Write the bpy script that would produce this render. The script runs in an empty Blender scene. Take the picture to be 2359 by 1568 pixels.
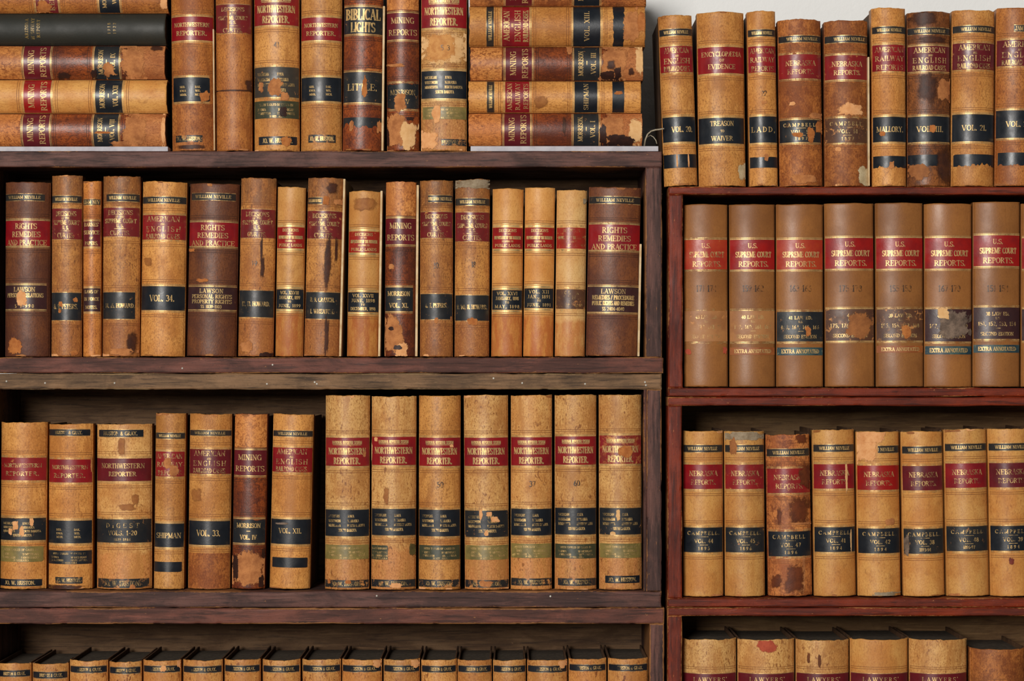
import bpy, bmesh, math, random
from mathutils import Vector, noise as mn

S = bpy.context.scene
COL = S.collection

# ------------------------------------------------------------------ camera, light, exposure
PX = 0.0006            # one photograph pixel on the front plane of the bookcases, metres
DIST = 3.2             # camera to the front plane (Y = 0)
HOR = 860.0            # row of the horizon
ZC = 0.66              # camera height
cd = bpy.data.cameras.new('camera')
cam = bpy.data.objects.new('camera', cd)
COL.objects.link(cam)
cam.location = (0, -DIST, ZC)
cam.rotation_euler = (math.pi / 2, 0, 0)
cd.sensor_width = 36
cd.lens = 36 * DIST / (2359 * PX)
cd.shift_y = (HOR - 784) / 2359
cd.clip_start = 0.05
S.camera = cam

S.view_settings.view_transform = 'Standard'
S.view_settings.look = 'None'
S.view_settings.gamma = 1
S.view_settings.use_curve_mapping = False
S.view_settings.exposure = 0.0

w = bpy.data.worlds.new('room_daylight')
S.world = w
w.use_nodes = True
w.node_tree.nodes['Background'].inputs[0].default_value = (1.0, 0.95, 0.88, 1)
w.node_tree.nodes['Background'].inputs[1].default_value = 0.11

def area(name, loc, target, sx, sy, power, color):
    l = bpy.data.lights.new(name, 'AREA')
    l.shape = 'RECTANGLE'; l.size = sx; l.size_y = sy; l.energy = power; l.color = color
    o = bpy.data.objects.new(name, l)
    COL.objects.link(o)
    o.location = loc
    o.rotation_euler = (Vector(target) - Vector(loc)).to_track_quat('-Z', 'Y').to_euler()
    return o
area('window_daylight', (-1.5, -6.0, 2.0), (0.1, 0, 0.75), 1.4, 2.1, 380, (1.0, 0.965, 0.92))

def wx(px, Y=0.0): return (px - 1179.5) * PX * (DIST + Y) / DIST
def wz(py, Y=0.0): return ZC + (HOR - py) * PX * (DIST + Y) / DIST

# ------------------------------------------------------------------ helpers
def lin(c):
    return tuple(((x / 255 / 12.92) if x / 255 <= 0.04045 else ((x / 255 + 0.055) / 1.055) ** 2.4) for x in c) + (1.0,)

def link(name, verts, faces, mat, parent=None, smooth=False, attr=None):
    me = bpy.data.meshes.new(name)
    me.from_pydata(verts, [], faces)
    me.materials.append(mat)
    if smooth:
        me.polygons.foreach_set('use_smooth', [True] * len(me.polygons))
    if attr:
        a = me.attributes.new('wear', 'FLOAT', 'POINT')
        a.data.foreach_set('value', attr)
    me.update()
    o = bpy.data.objects.new(name, me)
    COL.objects.link(o)
    if parent:
        o.parent = parent
    return o

def empty(name, loc=(0, 0, 0), roty=0.0):
    o = bpy.data.objects.new(name, None)
    o.empty_display_size = 0.02
    COL.objects.link(o)
    o.location = loc
    o.rotation_euler = (0, roty, 0)
    return o

def tag(o, label, cat, group=None):
    o['label'] = label; o['category'] = cat
    if group: o['group'] = group
    return o

class MB:
    def __init__(s): s.v = []; s.f = []
    def box(s, x0, x1, y0, y1, z0, z1, c=0.0):
        """box with chamfered long edges"""
        bm = bmesh.new()
        bmesh.ops.create_cube(bm, size=1)
        for v in bm.verts:
            v.co = Vector(((x0 + x1) / 2 + v.co.x * (x1 - x0), (y0 + y1) / 2 + v.co.y * (y1 - y0), (z0 + z1) / 2 + v.co.z * (z1 - z0)))
        if c > 0:
            bmesh.ops.bevel(bm, geom=bm.edges[:], offset=c, segments=2, affect='EDGES', profile=0.5)
        n = len(s.v)
        bm.verts.index_update()
        s.v += [tuple(v.co) for v in bm.verts]
        s.f += [tuple(n + v.index for v in f.verts) for f in bm.faces]
        bm.free()
        return s
    def tube(s, pts, r, k=6):
        n0 = len(s.v)
        P = [Vector(p) for p in pts]
        for i, p in enumerate(P):
            t = (P[min(i + 1, len(P) - 1)] - P[max(i - 1, 0)]).normalized()
            a = t.cross(Vector((0, 1, 0.3))).normalized(); b = t.cross(a)
            for j in range(k):
                q = 2 * math.pi * j / k
                s.v.append(tuple(p + (a * math.cos(q) + b * math.sin(q)) * r))
        for i in range(len(P) - 1):
            for j in range(k):
                s.f.append((n0 + i * k + j, n0 + i * k + (j + 1) % k, n0 + (i + 1) * k + (j + 1) % k, n0 + (i + 1) * k + j))
        s.f.append(tuple(n0 + j for j in range(k))[::-1])
        s.f.append(tuple(n0 + (len(P) - 1) * k + j for j in range(k)))
        return s
    def build(s, name, mat, parent=None, smooth=False):
        return link(name, s.v, s.f, mat, parent, smooth)

# ------------------------------------------------------------------ node materials
class NT:
    def __init__(s, name):
        s.m = bpy.data.materials.new(name); s.m.use_nodes = True
        s.t = s.m.node_tree; s.n = s.t.nodes; s.b = s.n['Principled BSDF']; s.out = s.n['Material Output']
    def a(s, t, **k):
        n = s.n.new(t)
        for q, v in k.items(): setattr(n, q, v)
        return n
    def l(s, a, b): s.t.links.new(a, b)
    def coord(s, scale=(1, 1, 1), loc=(0, 0, 0)):
        c = s.a('ShaderNodeTexCoord'); m = s.a('ShaderNodeMapping')
        m.inputs['Scale'].default_value = scale; m.inputs['Location'].default_value = loc
        s.l(c.outputs['Object'], m.inputs['Vector'])
        return m.outputs[0]
    def noise(s, vec, scale, detail=3, rough=0.55, dist=0.0):
        n = s.a('ShaderNodeTexNoise')
        n.inputs['Scale'].default_value = scale; n.inputs['Detail'].default_value = detail
        n.inputs['Roughness'].default_value = rough; n.inputs['Distortion'].default_value = dist
        s.l(vec, n.inputs['Vector'])
        return n.outputs['Fac']
    def ramp(s, fac, lo, hi, a=0.0, b=1.0):
        r = s.a('ShaderNodeMapRange', interpolation_type='SMOOTHSTEP')
        r.inputs[1].default_value = lo; r.inputs[2].default_value = hi
        r.inputs[3].default_value = a; r.inputs[4].default_value = b
        s.l(fac, r.inputs[0])
        return r.outputs[0]
    def math(s, op, a, b):
        m = s.a('ShaderNodeMath', operation=op)
        for i, x in enumerate((a, b)):
            if isinstance(x, (int, float)): m.inputs[i].default_value = x
            else: s.l(x, m.inputs[i])
        return m.outputs[0]
    def mix(s, fac, a, b, mode='MIX'):
        m = s.a('ShaderNodeMix', data_type='RGBA', blend_type=mode)
        for i, x in ((0, fac), (6, a), (7, b)):
            if isinstance(x, (int, float)): m.inputs[i].default_value = x
            elif isinstance(x, tuple): m.inputs[i].default_value = x if len(x) == 4 else lin(x)
            else: s.l(x, m.inputs[i])
        return m.outputs[2]
    def bump(s, h, strength, dist=0.001):
        b = s.a('ShaderNodeBump')
        b.inputs['Strength'].default_value = strength; b.inputs['Distance'].default_value = dist
        s.l(h, b.inputs['Height']); s.l(b.outputs[0], s.b.inputs['Normal'])
    def fin(s, col, rough=0.5, spec=0.4, metal=0.0):
        if isinstance(col, tuple): s.b.inputs['Base Color'].default_value = lin(col)
        else: s.l(col, s.b.inputs['Base Color'])
        if isinstance(rough, (int, float)): s.b.inputs['Roughness'].default_value = rough
        else: s.l(rough, s.b.inputs['Roughness'])
        s.b.inputs['Specular IOR Level'].default_value = spec
        s.b.inputs['Metallic'].default_value = metal
        return s.m

# c1, c2 main tones; c3 flecks; st fibre streaks, fl flecks, mo sponge mottling, cm its colour,
# lo the rubbed tail panel (colour, height), rb rubbed pale scuffs, ro roughness
STY = {
 'tan':  dict(c1=(208, 148, 78), c2=(176, 113, 51), c3=(112, 66, 30), st=.35, fl=.30, mo=0, rb=.10),
 'tano': dict(c1=(194, 124, 58), c2=(152, 84, 34), c3=(96, 50, 24), st=.35, fl=.30, mo=0, rb=.12),
 'pale': dict(c1=(214, 166, 100), c2=(184, 126, 64), c3=(122, 70, 32), st=.55, fl=.6, mo=.25, cm=(168, 110, 56), rb=.10, lo=((190, 122, 66), .22)),
 'vein': dict(c1=(204, 150, 84), c2=(182, 120, 58), c3=(112, 58, 24), st=.3, fl=.8, mo=.3, cm=(150, 84, 34), rb=.08),
 'buff': dict(c1=(208, 152, 84), c2=(192, 128, 60), c3=(130, 74, 34), st=.18, fl=.12, mo=0, rb=.04, lo=((164, 84, 34), .25)),
 'neb':  dict(c1=(208, 154, 84), c2=(188, 124, 58), c3=(124, 70, 32), st=.2, fl=.22, mo=0, rb=.05),
 'brn':  dict(c1=(120, 70, 38), c2=(88, 48, 32), c3=(58, 30, 22), st=.3, fl=.2, mo=.3, cm=(78, 44, 34), rb=.25, ro=.5),
 'mott': dict(c1=(150, 74, 32), c2=(98, 44, 24), c3=(46, 22, 16), st=.2, fl=.3, mo=.7, cm=(66, 32, 26), rb=.12, ro=.4),
 'spon': dict(c1=(206, 138, 72), c2=(190, 116, 56), c3=(96, 46, 20), st=.2, fl=.4, mo=.95, cm=(118, 56, 22), rb=.05),
 'sued': dict(c1=(190, 124, 70), c2=(160, 92, 46), c3=(84, 44, 26), st=.3, fl=.15, mo=.25, cm=(130, 72, 40), rb=.3, ro=.75),
 'rust': dict(c1=(182, 112, 52), c2=(138, 74, 30), c3=(84, 40, 18), st=.5, fl=.3, mo=.75, cm=(112, 54, 22), rb=.2, ro=.6),
 'marb': dict(c1=(196, 126, 66), c2=(160, 88, 42), c3=(70, 30, 18), st=.3, fl=.3, mo=.8, cm=(96, 44, 24), rb=.2, ro=.55),
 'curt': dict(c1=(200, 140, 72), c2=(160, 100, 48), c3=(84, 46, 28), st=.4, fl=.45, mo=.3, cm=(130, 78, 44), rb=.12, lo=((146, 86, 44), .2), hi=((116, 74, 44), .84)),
 'buck': dict(c1=(146, 95, 48), c2=(128, 80, 38), c3=(100, 62, 32), st=.15, fl=.10, mo=0, rb=.06, ro=.42),
 'stai': dict(c1=(150, 90, 44), c2=(104, 58, 30), c3=(40, 24, 18), st=.3, fl=.2, mo=.6, cm=(58, 34, 26), rb=.1, ro=.4),
 'buf2': dict(c1=(220, 176, 112), c2=(208, 152, 86), c3=(140, 84, 40), st=.18, fl=.25, mo=0, rb=.04, lo=((184, 108, 50), .22)),
 'grn':  dict(c1=(44, 43, 36), c2=(36, 37, 31), c3=(24, 24, 20), st=.2, fl=0, mo=0, rb=.03, ro=.55),
}
def leather(style, seed, h=0.24):
    d = STY[style]
    rnd = random.Random(seed)
    N = NT('leather_' + style)
    loc = (rnd.uniform(-9, 9), rnd.uniform(-9, 9), rnd.uniform(-9, 9))
    jit = rnd.uniform(.94, 1.05)
    J = lambda c: tuple(min(255, x * jit) for x in c)
    v = N.coord((1, 1, 1), loc)
    vs = N.coord((1, 1, .28), loc)
    big = N.noise(v, 16, 4, .6)
    col = N.mix(N.ramp(big, .36, .66), J(d['c1']), J(d['c2']))
    fib = N.noise(vs, 520, 3, .6)
    if d['st']:
        col = N.mix(N.ramp(fib, .5, .72, 0, d['st']), col, J(d['c2']))
        mid = N.noise(vs, 110, 4, .65)
        col = N.mix(N.ramp(mid, .50, .68, 0, min(1, d['st'] * 1.3)), col, J(d['c2']))
    if d['mo']:
        sp = N.noise(v, 230 if style == 'spon' else 105, 5, .68, .6)
        bl = N.ramp(N.noise(v, 11, 2), .3, .6)
        col = N.mix(N.math('MULTIPLY', N.ramp(sp, .45, .62, 0, d['mo']), N.math('ADD', N.math('MULTIPLY', bl, .6), .4)), col, J(d['cm']))
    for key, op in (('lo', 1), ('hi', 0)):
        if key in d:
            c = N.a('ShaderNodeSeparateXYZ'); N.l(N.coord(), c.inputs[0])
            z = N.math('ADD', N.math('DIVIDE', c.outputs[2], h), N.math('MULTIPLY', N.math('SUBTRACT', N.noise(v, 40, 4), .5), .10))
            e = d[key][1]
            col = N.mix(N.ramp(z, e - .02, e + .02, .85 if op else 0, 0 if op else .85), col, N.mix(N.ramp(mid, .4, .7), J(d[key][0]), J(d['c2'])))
    if d['fl']:
        f = N.noise(N.coord((1, 1, .45), loc), 310, 2, .5, .3)
        f2 = N.noise(v, 30, 2)
        col = N.mix(N.math('MULTIPLY', N.ramp(f, .59, .66, 0, min(1, d['fl'] * 1.5)), N.ramp(f2, .35, .6)), col, J(d['c3']))
    dk = N.noise(v, 34, 5, .7)
    col = N.mix(N.ramp(dk, .55, .74, 0, .42 if style not in ('buck', 'grn') else .15), col, J(d['c3']))
    if d['rb']:
        r = N.noise(v, 70, 5, .7, .5)
        col = N.mix(N.ramp(r, .66, .74, 0, min(.8, d['rb'] * 4)), col, tuple(min(255, x * 1.12 + 14) for x in d['c1']))
    gr = N.noise(N.coord((1, 1, .6), loc), 620, 2, .6)
    sm = {'buck': .35, 'grn': .35, 'buff': .5, 'buf2': .5, 'neb': .55, 'brn': .7}.get(style, 1)
    col = N.mix(N.ramp(gr, .50, .68, 0, .75 * sm), col, N.mix(.55, J(d['c2']), J(d['c3'])))
    col = N.mix(N.ramp(gr, .46, .32, 0, .22 * sm), col, tuple(min(255, x * 1.1 + 8) for x in d['c1']))
    cl = N.noise(vs, 42, 4, .6, .8)
    col = N.mix(N.ramp(cl, .50, .68, 0, .7 * sm), col, N.mix(.3, J(d['c2']), J(d['c3'])))
    N.bump(N.math('ADD', N.math('MULTIPLY', gr, .7), N.noise(v, 300, 3)), .35 if sm > .4 else .12, .0007)
    ro = d.get('ro', .5)
    return N.fin(col, N.ramp(big, .3, .7, ro - .05, ro + .1), .36)

def label_leather(name, c, c2, wear, rough=.36, under=(196, 132, 72)):
    N = NT(name)
    oi = N.a('ShaderNodeObjectInfo')
    tc = N.a('ShaderNodeTexCoord')
    ad = N.a('ShaderNodeVectorMath', operation='ADD')
    cx = N.a('ShaderNodeCombineXYZ')
    sc = N.math('MULTIPLY', oi.outputs['Random'], 37.0)
    for i in range(3): N.l(sc, cx.inputs[i])
    N.l(tc.outputs['Object'], ad.inputs[0]); N.l(cx.outputs[0], ad.inputs[1])
    v = ad.outputs[0]
    col = N.mix(N.ramp(N.noise(v, 45, 4, .6), .35, .7), c, c2)
    if wear:
        r = N.noise(v, 130, 6, .72, .4)
        m = N.noise(v, 22, 2)
        t = .70 - wear * .28
        col = N.mix(N.math('MULTIPLY', N.ramp(r, t, t + .07), N.ramp(m, .42, .62, .25, 1)), col, under)
    N.bump(N.noise(v, 380, 3), .16, .0005)
    return N.fin(col, N.ramp(N.noise(v, 60, 3), .3, .7, rough - .06, rough + .1), .5)

def gilt(name, fade, c=(226, 188, 124), metal=.5):
    N = NT(name)
    v = N.coord()
    N.fin(N.mix(N.ramp(N.noise(v, 90, 3), .35, .65), c, tuple(x * .78 for x in c)), .42, .5, metal)
    n = N.noise(v, 150, 4, .65)
    n2 = N.noise(v, 38, 2, .5)
    tr = N.a('ShaderNodeBsdfTransparent'); mx = N.a('ShaderNodeMixShader')
    keep = N.math('MULTIPLY', N.ramp(n, fade - .12, fade + .12), N.ramp(n2, fade - .22, fade + .05, .35, 1))
    N.l(keep, mx.inputs[0]); N.l(tr.outputs[0], mx.inputs[1]); N.l(N.b.outputs[0], mx.inputs[2])
    N.l(mx.outputs[0], N.out.inputs['Surface'])
    return N.m

def plain(name, c, rough=.6, c2=None, scale=60, spec=.3):
    N = NT(name)
    v = N.coord()
    n = N.noise(v, scale, 5, .65)
    N.bump(N.noise(v, 300, 3), .2, .0006)
    return N.fin(N.mix(N.ramp(n, .35, .68), c, c2 or tuple(x * .82 for x in c)), rough, spec)

def patch(name, c, rough=.85, c2=None, soft=.06, scale=90, brk=1.0):
    """torn or stained leather whose outline frays (attribute wear: 1 inside, 0 at the rim)"""
    N = NT(name)
    v = N.coord()
    n = N.noise(v, scale, 5, .65)
    N.bump(N.noise(v, 420, 3), .3, .0006)
    col = N.mix(N.ramp(N.noise(v, 500, 3), .45, .7, 0, .4), N.mix(N.ramp(n, .35, .68), c, c2 or tuple(x * .82 for x in c)), c2 or tuple(x * .7 for x in c))
    N.fin(col, rough, .25)
    at = N.a('ShaderNodeAttribute', attribute_name='wear')
    f = N.math('ADD', at.outputs['Fac'], N.math('MULTIPLY', N.math('SUBTRACT', N.noise(v, 230, 5, .7, .5), .5), brk))
    tr = N.a('ShaderNodeBsdfTransparent'); mx = N.a('ShaderNodeMixShader')
    N.l(N.ramp(f, .3 - soft, .3 + soft), mx.inputs[0]); N.l(tr.outputs[0], mx.inputs[1]); N.l(N.b.outputs[0], mx.inputs[2])
    N.l(mx.outputs[0], N.out.inputs['Surface'])
    return N.m

def wood(name, c1, c2, c3, wear_c, axis, rough=.5, spec=.3):
    N = NT(name)
    st = {'x': (.06, 1, 1), 'z': (1, 1, .06)}[axis]
    v = N.coord(st); vr = N.coord()
    g = N.noise(v, 210, 6, .7, .5)
    b = N.noise(N.coord({'x': (.35, 1, 1), 'z': (1, 1, .35)}[axis]), 26, 5, .65, .5)
    col = N.mix(N.ramp(b, .40, .60), c1, c2)
    col = N.mix(N.ramp(g, .48, .66, 0, .85), col, c3)
    col = N.mix(N.ramp(N.noise(vr, 330, 4, .7), .55, .7, 0, .5), col, c3)
    col = N.mix(N.ramp(g, .44, .34, 0, .35), col, tuple(min(255, x * 1.25 + 10) for x in c1))
    sc = N.noise(N.coord({'x': (.4, 1, 1), 'z': (1, 1, .4)}[axis]), 190, 4, .7)
    col = N.mix(N.ramp(sc, .66, .72, 0, .7), col, wear_c)
    at = N.a('ShaderNodeAttribute', attribute_name='wear')
    wn = N.math('ADD', at.outputs['Fac'], N.math('MULTIPLY', N.math('SUBTRACT', N.noise(vr, 160, 4, .7), .5), .9))
    col = N.mix(N.ramp(wn, .43, .62, 0, .9), col, N.mix(N.noise(vr, 90, 3), wear_c, tuple(x * .7 for x in wear_c)))
    N.bump(g, .4, .001)
    return N.fin(col, N.ramp(b, .3, .7, rough - .08, rough + .1), spec)

M = dict(
 R=label_leather('red_leather', (138, 20, 25), (116, 17, 26), .12),
 R2=label_leather('red_leather_rubbed', (138, 26, 28), (118, 28, 28), .34),
 R3=label_leather('red_leather_worn_through', (134, 30, 34), (120, 44, 36), .75),
 B=label_leather('bright_red_leather', (150, 20, 15), (128, 17, 17), .12),
 B2=label_leather('bright_red_leather_rubbed', (154, 28, 19), (138, 42, 24), .4),
 O=label_leather('faded_red_leather', (166, 58, 28), (154, 40, 24), .25),
 N=label_leather('maroon_leather', (100, 22, 30), (86, 20, 26), .14),
 N2=label_leather('maroon_leather_rubbed', (116, 30, 32), (98, 32, 30), .32),
 K=label_leather('black_leather', (17, 22, 29), (24, 29, 35), .06, .38),
 K2=label_leather('black_leather_rubbed', (26, 29, 33), (38, 37, 36), .3, .4),
 K3=label_leather('black_leather_flaking', (28, 30, 32), (40, 38, 36), .62, .42),
 D=label_leather('dark_plum_leather', (58, 30, 30), (48, 26, 28), .18, .4),
 W=label_leather('brown_worn_leather', (92, 58, 36), (74, 46, 34), .5, .45),
 F=label_leather('faded_tan_leather', (166, 112, 62), (146, 94, 52), .35, .5),
 G=label_leather('dark_green_leather', (52, 56, 40), (66, 66, 44), .3, .42, (140, 120, 66)),
 Y=label_leather('olive_leather_faded_to_gold', (134, 116, 62), (100, 90, 48), .4, .42, (196, 166, 98)),
 T=label_leather('teal_leather_rubbed', (24, 50, 62), (60, 84, 80), .45, .45, (138, 140, 108)),
 U=label_leather('rusty_leather_remnant', (150, 84, 36), (128, 66, 28), .35, .5),
 S=label_leather('thin_black_leather', (34, 32, 32), (44, 40, 36), .16, .4),
 gold=gilt('gold_leaf', .34), gold1=gilt('rubbed_gold_leaf', .46), gold2=gilt('nearly_gone_gold_leaf', .56),
 ink=gilt('faded_brown_ink', .5, (70, 50, 36), 0.0),
 tool=plain('blind_tooled_line', (132, 78, 38), .6),
 toold=plain('blind_tooled_line_dark', (70, 40, 26), .6),
 suede=patch('exposed_suede', (190, 126, 74), .85, (150, 92, 52), .06, 55),
 peach=patch('torn_leather_underside', (226, 168, 114), .85, (206, 142, 88)),
 cream=patch('bare_binding_cloth', (222, 178, 124), .85, (208, 160, 104)),
 grey=patch('frayed_grey_cloth', (158, 142, 118), .9, (126, 108, 84)),
 greyp=patch('rubbed_grey_residue', (128, 108, 92), .8, (84, 70, 60)),
 dark=patch('dark_stain', (58, 34, 26), .5, (78, 44, 28), .32),
 burn=patch('black_brown_flake', (42, 24, 20), .5, (58, 32, 24)),
 rustp=patch('raw_orange_leather', (182, 114, 58), .8, (152, 86, 40)),
 redp=patch('pasted_red_scrap', (178, 82, 56), .8, (156, 66, 46)),
 board=plain('cream_board_edge', (214, 190, 150), .85, (192, 160, 116)),
 page=plain('dusty_page_edges', (92, 80, 66), .9, (68, 58, 48), 140),
 pagew=plain('cream_page_edges', (196, 180, 146), .9, (170, 150, 112), 200),
 cover=plain('brown_board_paper', (104, 74, 48), .8, (78, 54, 38)),
 coverg=plain('dark_board_cloth', (40, 40, 34), .7),
)
GN = lambda f: M[('gold', 'gold1', 'gold2')[f]]
M['cl'] = plain('dark_green_cloth_panel', (42, 42, 36), .55, (36, 37, 31))
M['sp_'] = patch('brown_scorch', (160, 104, 52), .6, (140, 84, 40), .22)
M['oli_'] = patch('olive_leather_remnant', (96, 84, 44), .6, (70, 62, 38))
M['sued_'] = patch('rubbed_brown_leather', (158, 100, 54), .7, (134, 82, 44))
M['pagep'] = patch('bared_page_edges', (204, 188, 152), .9, (176, 156, 118))
M['rk_'] = patch('brown_fleck', (112, 62, 30), .7)
M['redb'] = patch('red_blot', (120, 44, 30), .5, None, .2)
M['rustp2'] = patch('glued_leather_scrap', (206, 148, 84), .7, (182, 120, 62))
M['mah'] = patch('dark_red_brown_mottle', (84, 42, 24), .5, (108, 54, 28), .25, 70, 1.3)
M['silver'] = gilt('tarnished_pale_leaf', .5, (190, 176, 140))
M['dimgilt'] = gilt('dull_brassy_leaf', .42, (156, 128, 70), .2)
M['KG'] = label_leather('grey_black_leather', (62, 56, 48), (50, 47, 42), .24, .42)
# ------------------------------------------------------------------ serif capitals drawn as strokes
def _arc(cx, cy, rx, ry, a0, a1, n=10):
    return [(cx + rx * math.cos(math.radians(a0 + (a1 - a0) * i / n)), cy + ry * math.sin(math.radians(a0 + (a1 - a0) * i / n))) for i in range(n + 1)]
def _stem(x, s=.17): return [('k', [(x, 0), (x, 1)]), ('t', [(x - s, .03), (x + s, .03)]), ('t', [(x - s, .97), (x + s, .97)])]
def _ser(x, y, s=.15): return [('t', [(x - s, y), (x + s, y)])]
def _E(x, w=.52): return [('t', [(x, .97), (x + w, .97)]), ('t', [(x + w, .98), (x + w, .76)]), ('t', [(x, .52), (x + w * .7, .52)]), ('t', [(x + w * .7, .62), (x + w * .7, .42)]),
                          ('t', [(x, .03), (x + w, .03)]), ('t', [(x + w, .02), (x + w, .26)])]
k = lambda *p: ('k', list(p))
t = lambda *p: ('t', list(p))
GL = {
 'A': (.92, [t((.12, 0), (.46, 1)), k((.44, 1), (.8, 0)), t((.24, .34), (.66, .34))] + _ser(.12, .03) + _ser(.8, .03)),
 'B': (.8, _stem(.2) + [k(*_arc(.25, .75, .38, .24, 90, -90)), k(*_arc(.25, .27, .46, .26, 90, -90))]),
 'C': (.82, [k(*_arc(.45, .5, .36, .48, 48, 312, 14)), t((.72, .72), (.72, .98)), t((.72, .02), (.72, .2))]),
 'D': (.9, _stem(.2) + [k(*_arc(.25, .5, .54, .48, 90, -90, 12))]),
 'E': (.82, _stem(.2) + _E(.2)),
 'F': (.78, _stem(.2) + _E(.2)[:4]),
 'G': (.9, [k(*_arc(.45, .5, .36, .48, 48, 320, 14)), t((.72, .72), (.72, .98)), k((.74, .02), (.74, .42)), t((.56, .42), (.88, .42))]),
 'H': (.98, _stem(.2) + _stem(.78) + [t((.2, .5), (.78, .5))]),
 'I': (.42, _stem(.21)),
 'J': (.6, [k((.38, 1), (.38, .2)), t(*_arc(.2, .2, .18, .18, 0, -150, 6))] + _ser(.38, .97)),
 'K': (.92, _stem(.2) + [t((.24, .4), (.72, .97)), k((.4, .58), (.78, .03))] + _ser(.74, .97) + _ser(.8, .03)),
 'L': (.76, _stem(.2) + [t((.2, .03), (.68, .03)), t((.68, .02), (.68, .3))]),
 'M': (1.12, [t((.15, 0), (.15, 1)), k((.17, 1), (.55, .08)), t((.55, .08), (.92, 1)), k((.94, 1), (.94, 0))] + _ser(.15, .03) + _ser(.94, .03) + _ser(.1, .97, .1) + _ser(.98, .97, .12)),
 'N': (.98, [t((.17, 0), (.17, 1)), k((.17, 1), (.78, 0)), t((.78, 0), (.78, 1))] + _ser(.17, .03) + _ser(.78, .97) + _ser(.1, .97, .1)),
 'O': (.9, [k(*_arc(.45, .5, .36, .48, 0, 360, 18))]),
 'P': (.78, _stem(.2) + [k(*_arc(.25, .72, .42, .26, 90, -90))]),
 'Q': (.9, [k(*_arc(.45, .5, .36, .48, 0, 360, 18)), k((.5, .2), (.8, -.12))]),
 'R': (.92, _stem(.2) + [k(*_arc(.25, .74, .4, .24, 90, -90)), k((.42, .5), (.78, .03))] + _ser(.82, .03, .1)),
 'S': (.72, [k(*_arc(.36, .74, .26, .24, 30, 268, 9)), k((.34, .51), (.44, .47)), k(*_arc(.36, .25, .28, .24, 82, -150, 9)), t((.62, .74), (.62, .98)), t((.1, .02), (.1, .26))]),
 'T': (.84, [k((.42, 0), (.42, 1)), t((.06, .97), (.78, .97)), t((.06, .98), (.06, .74)), t((.78, .98), (.78, .74))] + _ser(.42, .03)),
 'U': (.94, [k((.2, 1), (.2, .34)), k(*_arc(.46, .34, .26, .32, 180, 360, 8)), t((.72, .34), (.72, 1))] + _ser(.2, .97) + _ser(.72, .97)),
 'V': (.9, [k((.1, 1), (.45, 0)), t((.45, 0), (.78, 1))] + _ser(.1, .97) + _ser(.78, .97)),
 'W': (1.26, [k((.1, 1), (.38, 0)), t((.38, 0), (.64, 1)), k((.6, 1), (.88, 0)), t((.88, 0), (1.14, 1))] + _ser(.1, .97) + _ser(.62, .97) + _ser(1.14, .97)),
 'X': (.9, [k((.14, 1), (.76, 0)), t((.74, 1), (.14, 0))] + _ser(.14, .97) + _ser(.76, .97) + _ser(.14, .03) + _ser(.76, .03)),
 'Y': (.88, [k((.1, 1), (.44, .48)), t((.44, .48), (.76, 1)), k((.44, .5), (.44, 0))] + _ser(.1, .97) + _ser(.76, .97) + _ser(.44, .03)),
 'Z': (.78, [t((.1, .97), (.66, .97)), k((.66, 1), (.1, 0)), t((.1, .03), (.68, .03)), t((.1, .98), (.1, .78)), t((.68, .02), (.68, .22))]),
 'Æ': (1.22, [t((.08, 0), (.52, 1)), k((.56, 0), (.56, 1)), t((.24, .34), (.56, .34))] + _E(.56) + _ser(.08, .03) + _ser(.52, .03)),
 '0': (.66, [k(*_arc(.33, .5, .24, .48, 0, 360, 16))]),
 '1': (.46, [k((.25, 0), (.25, 1)), t((.08, .8), (.25, .98))] + _ser(.25, .03)),
 '2': (.66, [k(*_arc(.33, .74, .23, .24, 165, -35, 9)), t((.52, .6), (.1, .04)), k((.1, .05), (.56, .05))]),
 '3': (.66, [k(*_arc(.32, .75, .21, .22, 150, -90, 8)), k(*_arc(.32, .28, .25, .26, 90, -150, 9))]),
 '4': (.7, [k((.46, 0), (.46, 1)), t((.46, 1), (.06, .3)), t((.06, .3), (.64, .3))]),
 '5': (.66, [t((.16, .97), (.54, .97)), t((.16, .97), (.14, .56)), k(*_arc(.32, .32, .24, .3, 130, -150, 9))]),
 '6': (.66, [k(*_arc(.34, .28, .22, .27, 0, 360, 12)), k((.12, .32), (.26, .75), (.5, .98))]),
 '7': (.66, [t((.1, .96), (.56, .96)), k((.56, .96), (.26, 0))]),
 '8': (.66, [k(*_arc(.33, .75, .19, .22, 0, 360, 12)), k(*_arc(.33, .27, .24, .26, 0, 360, 12))]),
 '9': (.66, [k(*_arc(.32, .71, .22, .27, 0, 360, 12)), k((.54, .68), (.4, .25), (.16, .02))]),
 '.': (.34, [k((.15, -.02), (.15, .16))]),
 ',': (.34, [k((.17, .14), (.1, -.16))]),
 '-': (.5, [t((.08, .42), (.42, .42))]),
 '&': (.92, [k(*_arc(.36, .77, .17, .2, -60, 270, 10)), k((.24, .62), (.74, .03)), k(*_arc(.34, .26, .26, .25, 60, 330, 9)), t((.56, .14), (.78, .5))]),
 '/': (.5, [k((.05, 0), (.42, 1))]),
 "'": (.28, [k((.15, .8), (.13, 1))]),
 '§': (.6, [k(*_arc(.3, .8, .2, .18, 20, 260, 8)), k((.2, .68), (.42, .34)), k(*_arc(.3, .2, .2, .18, 80, -160, 8))]),
 ' ': (.5, []),
}
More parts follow.
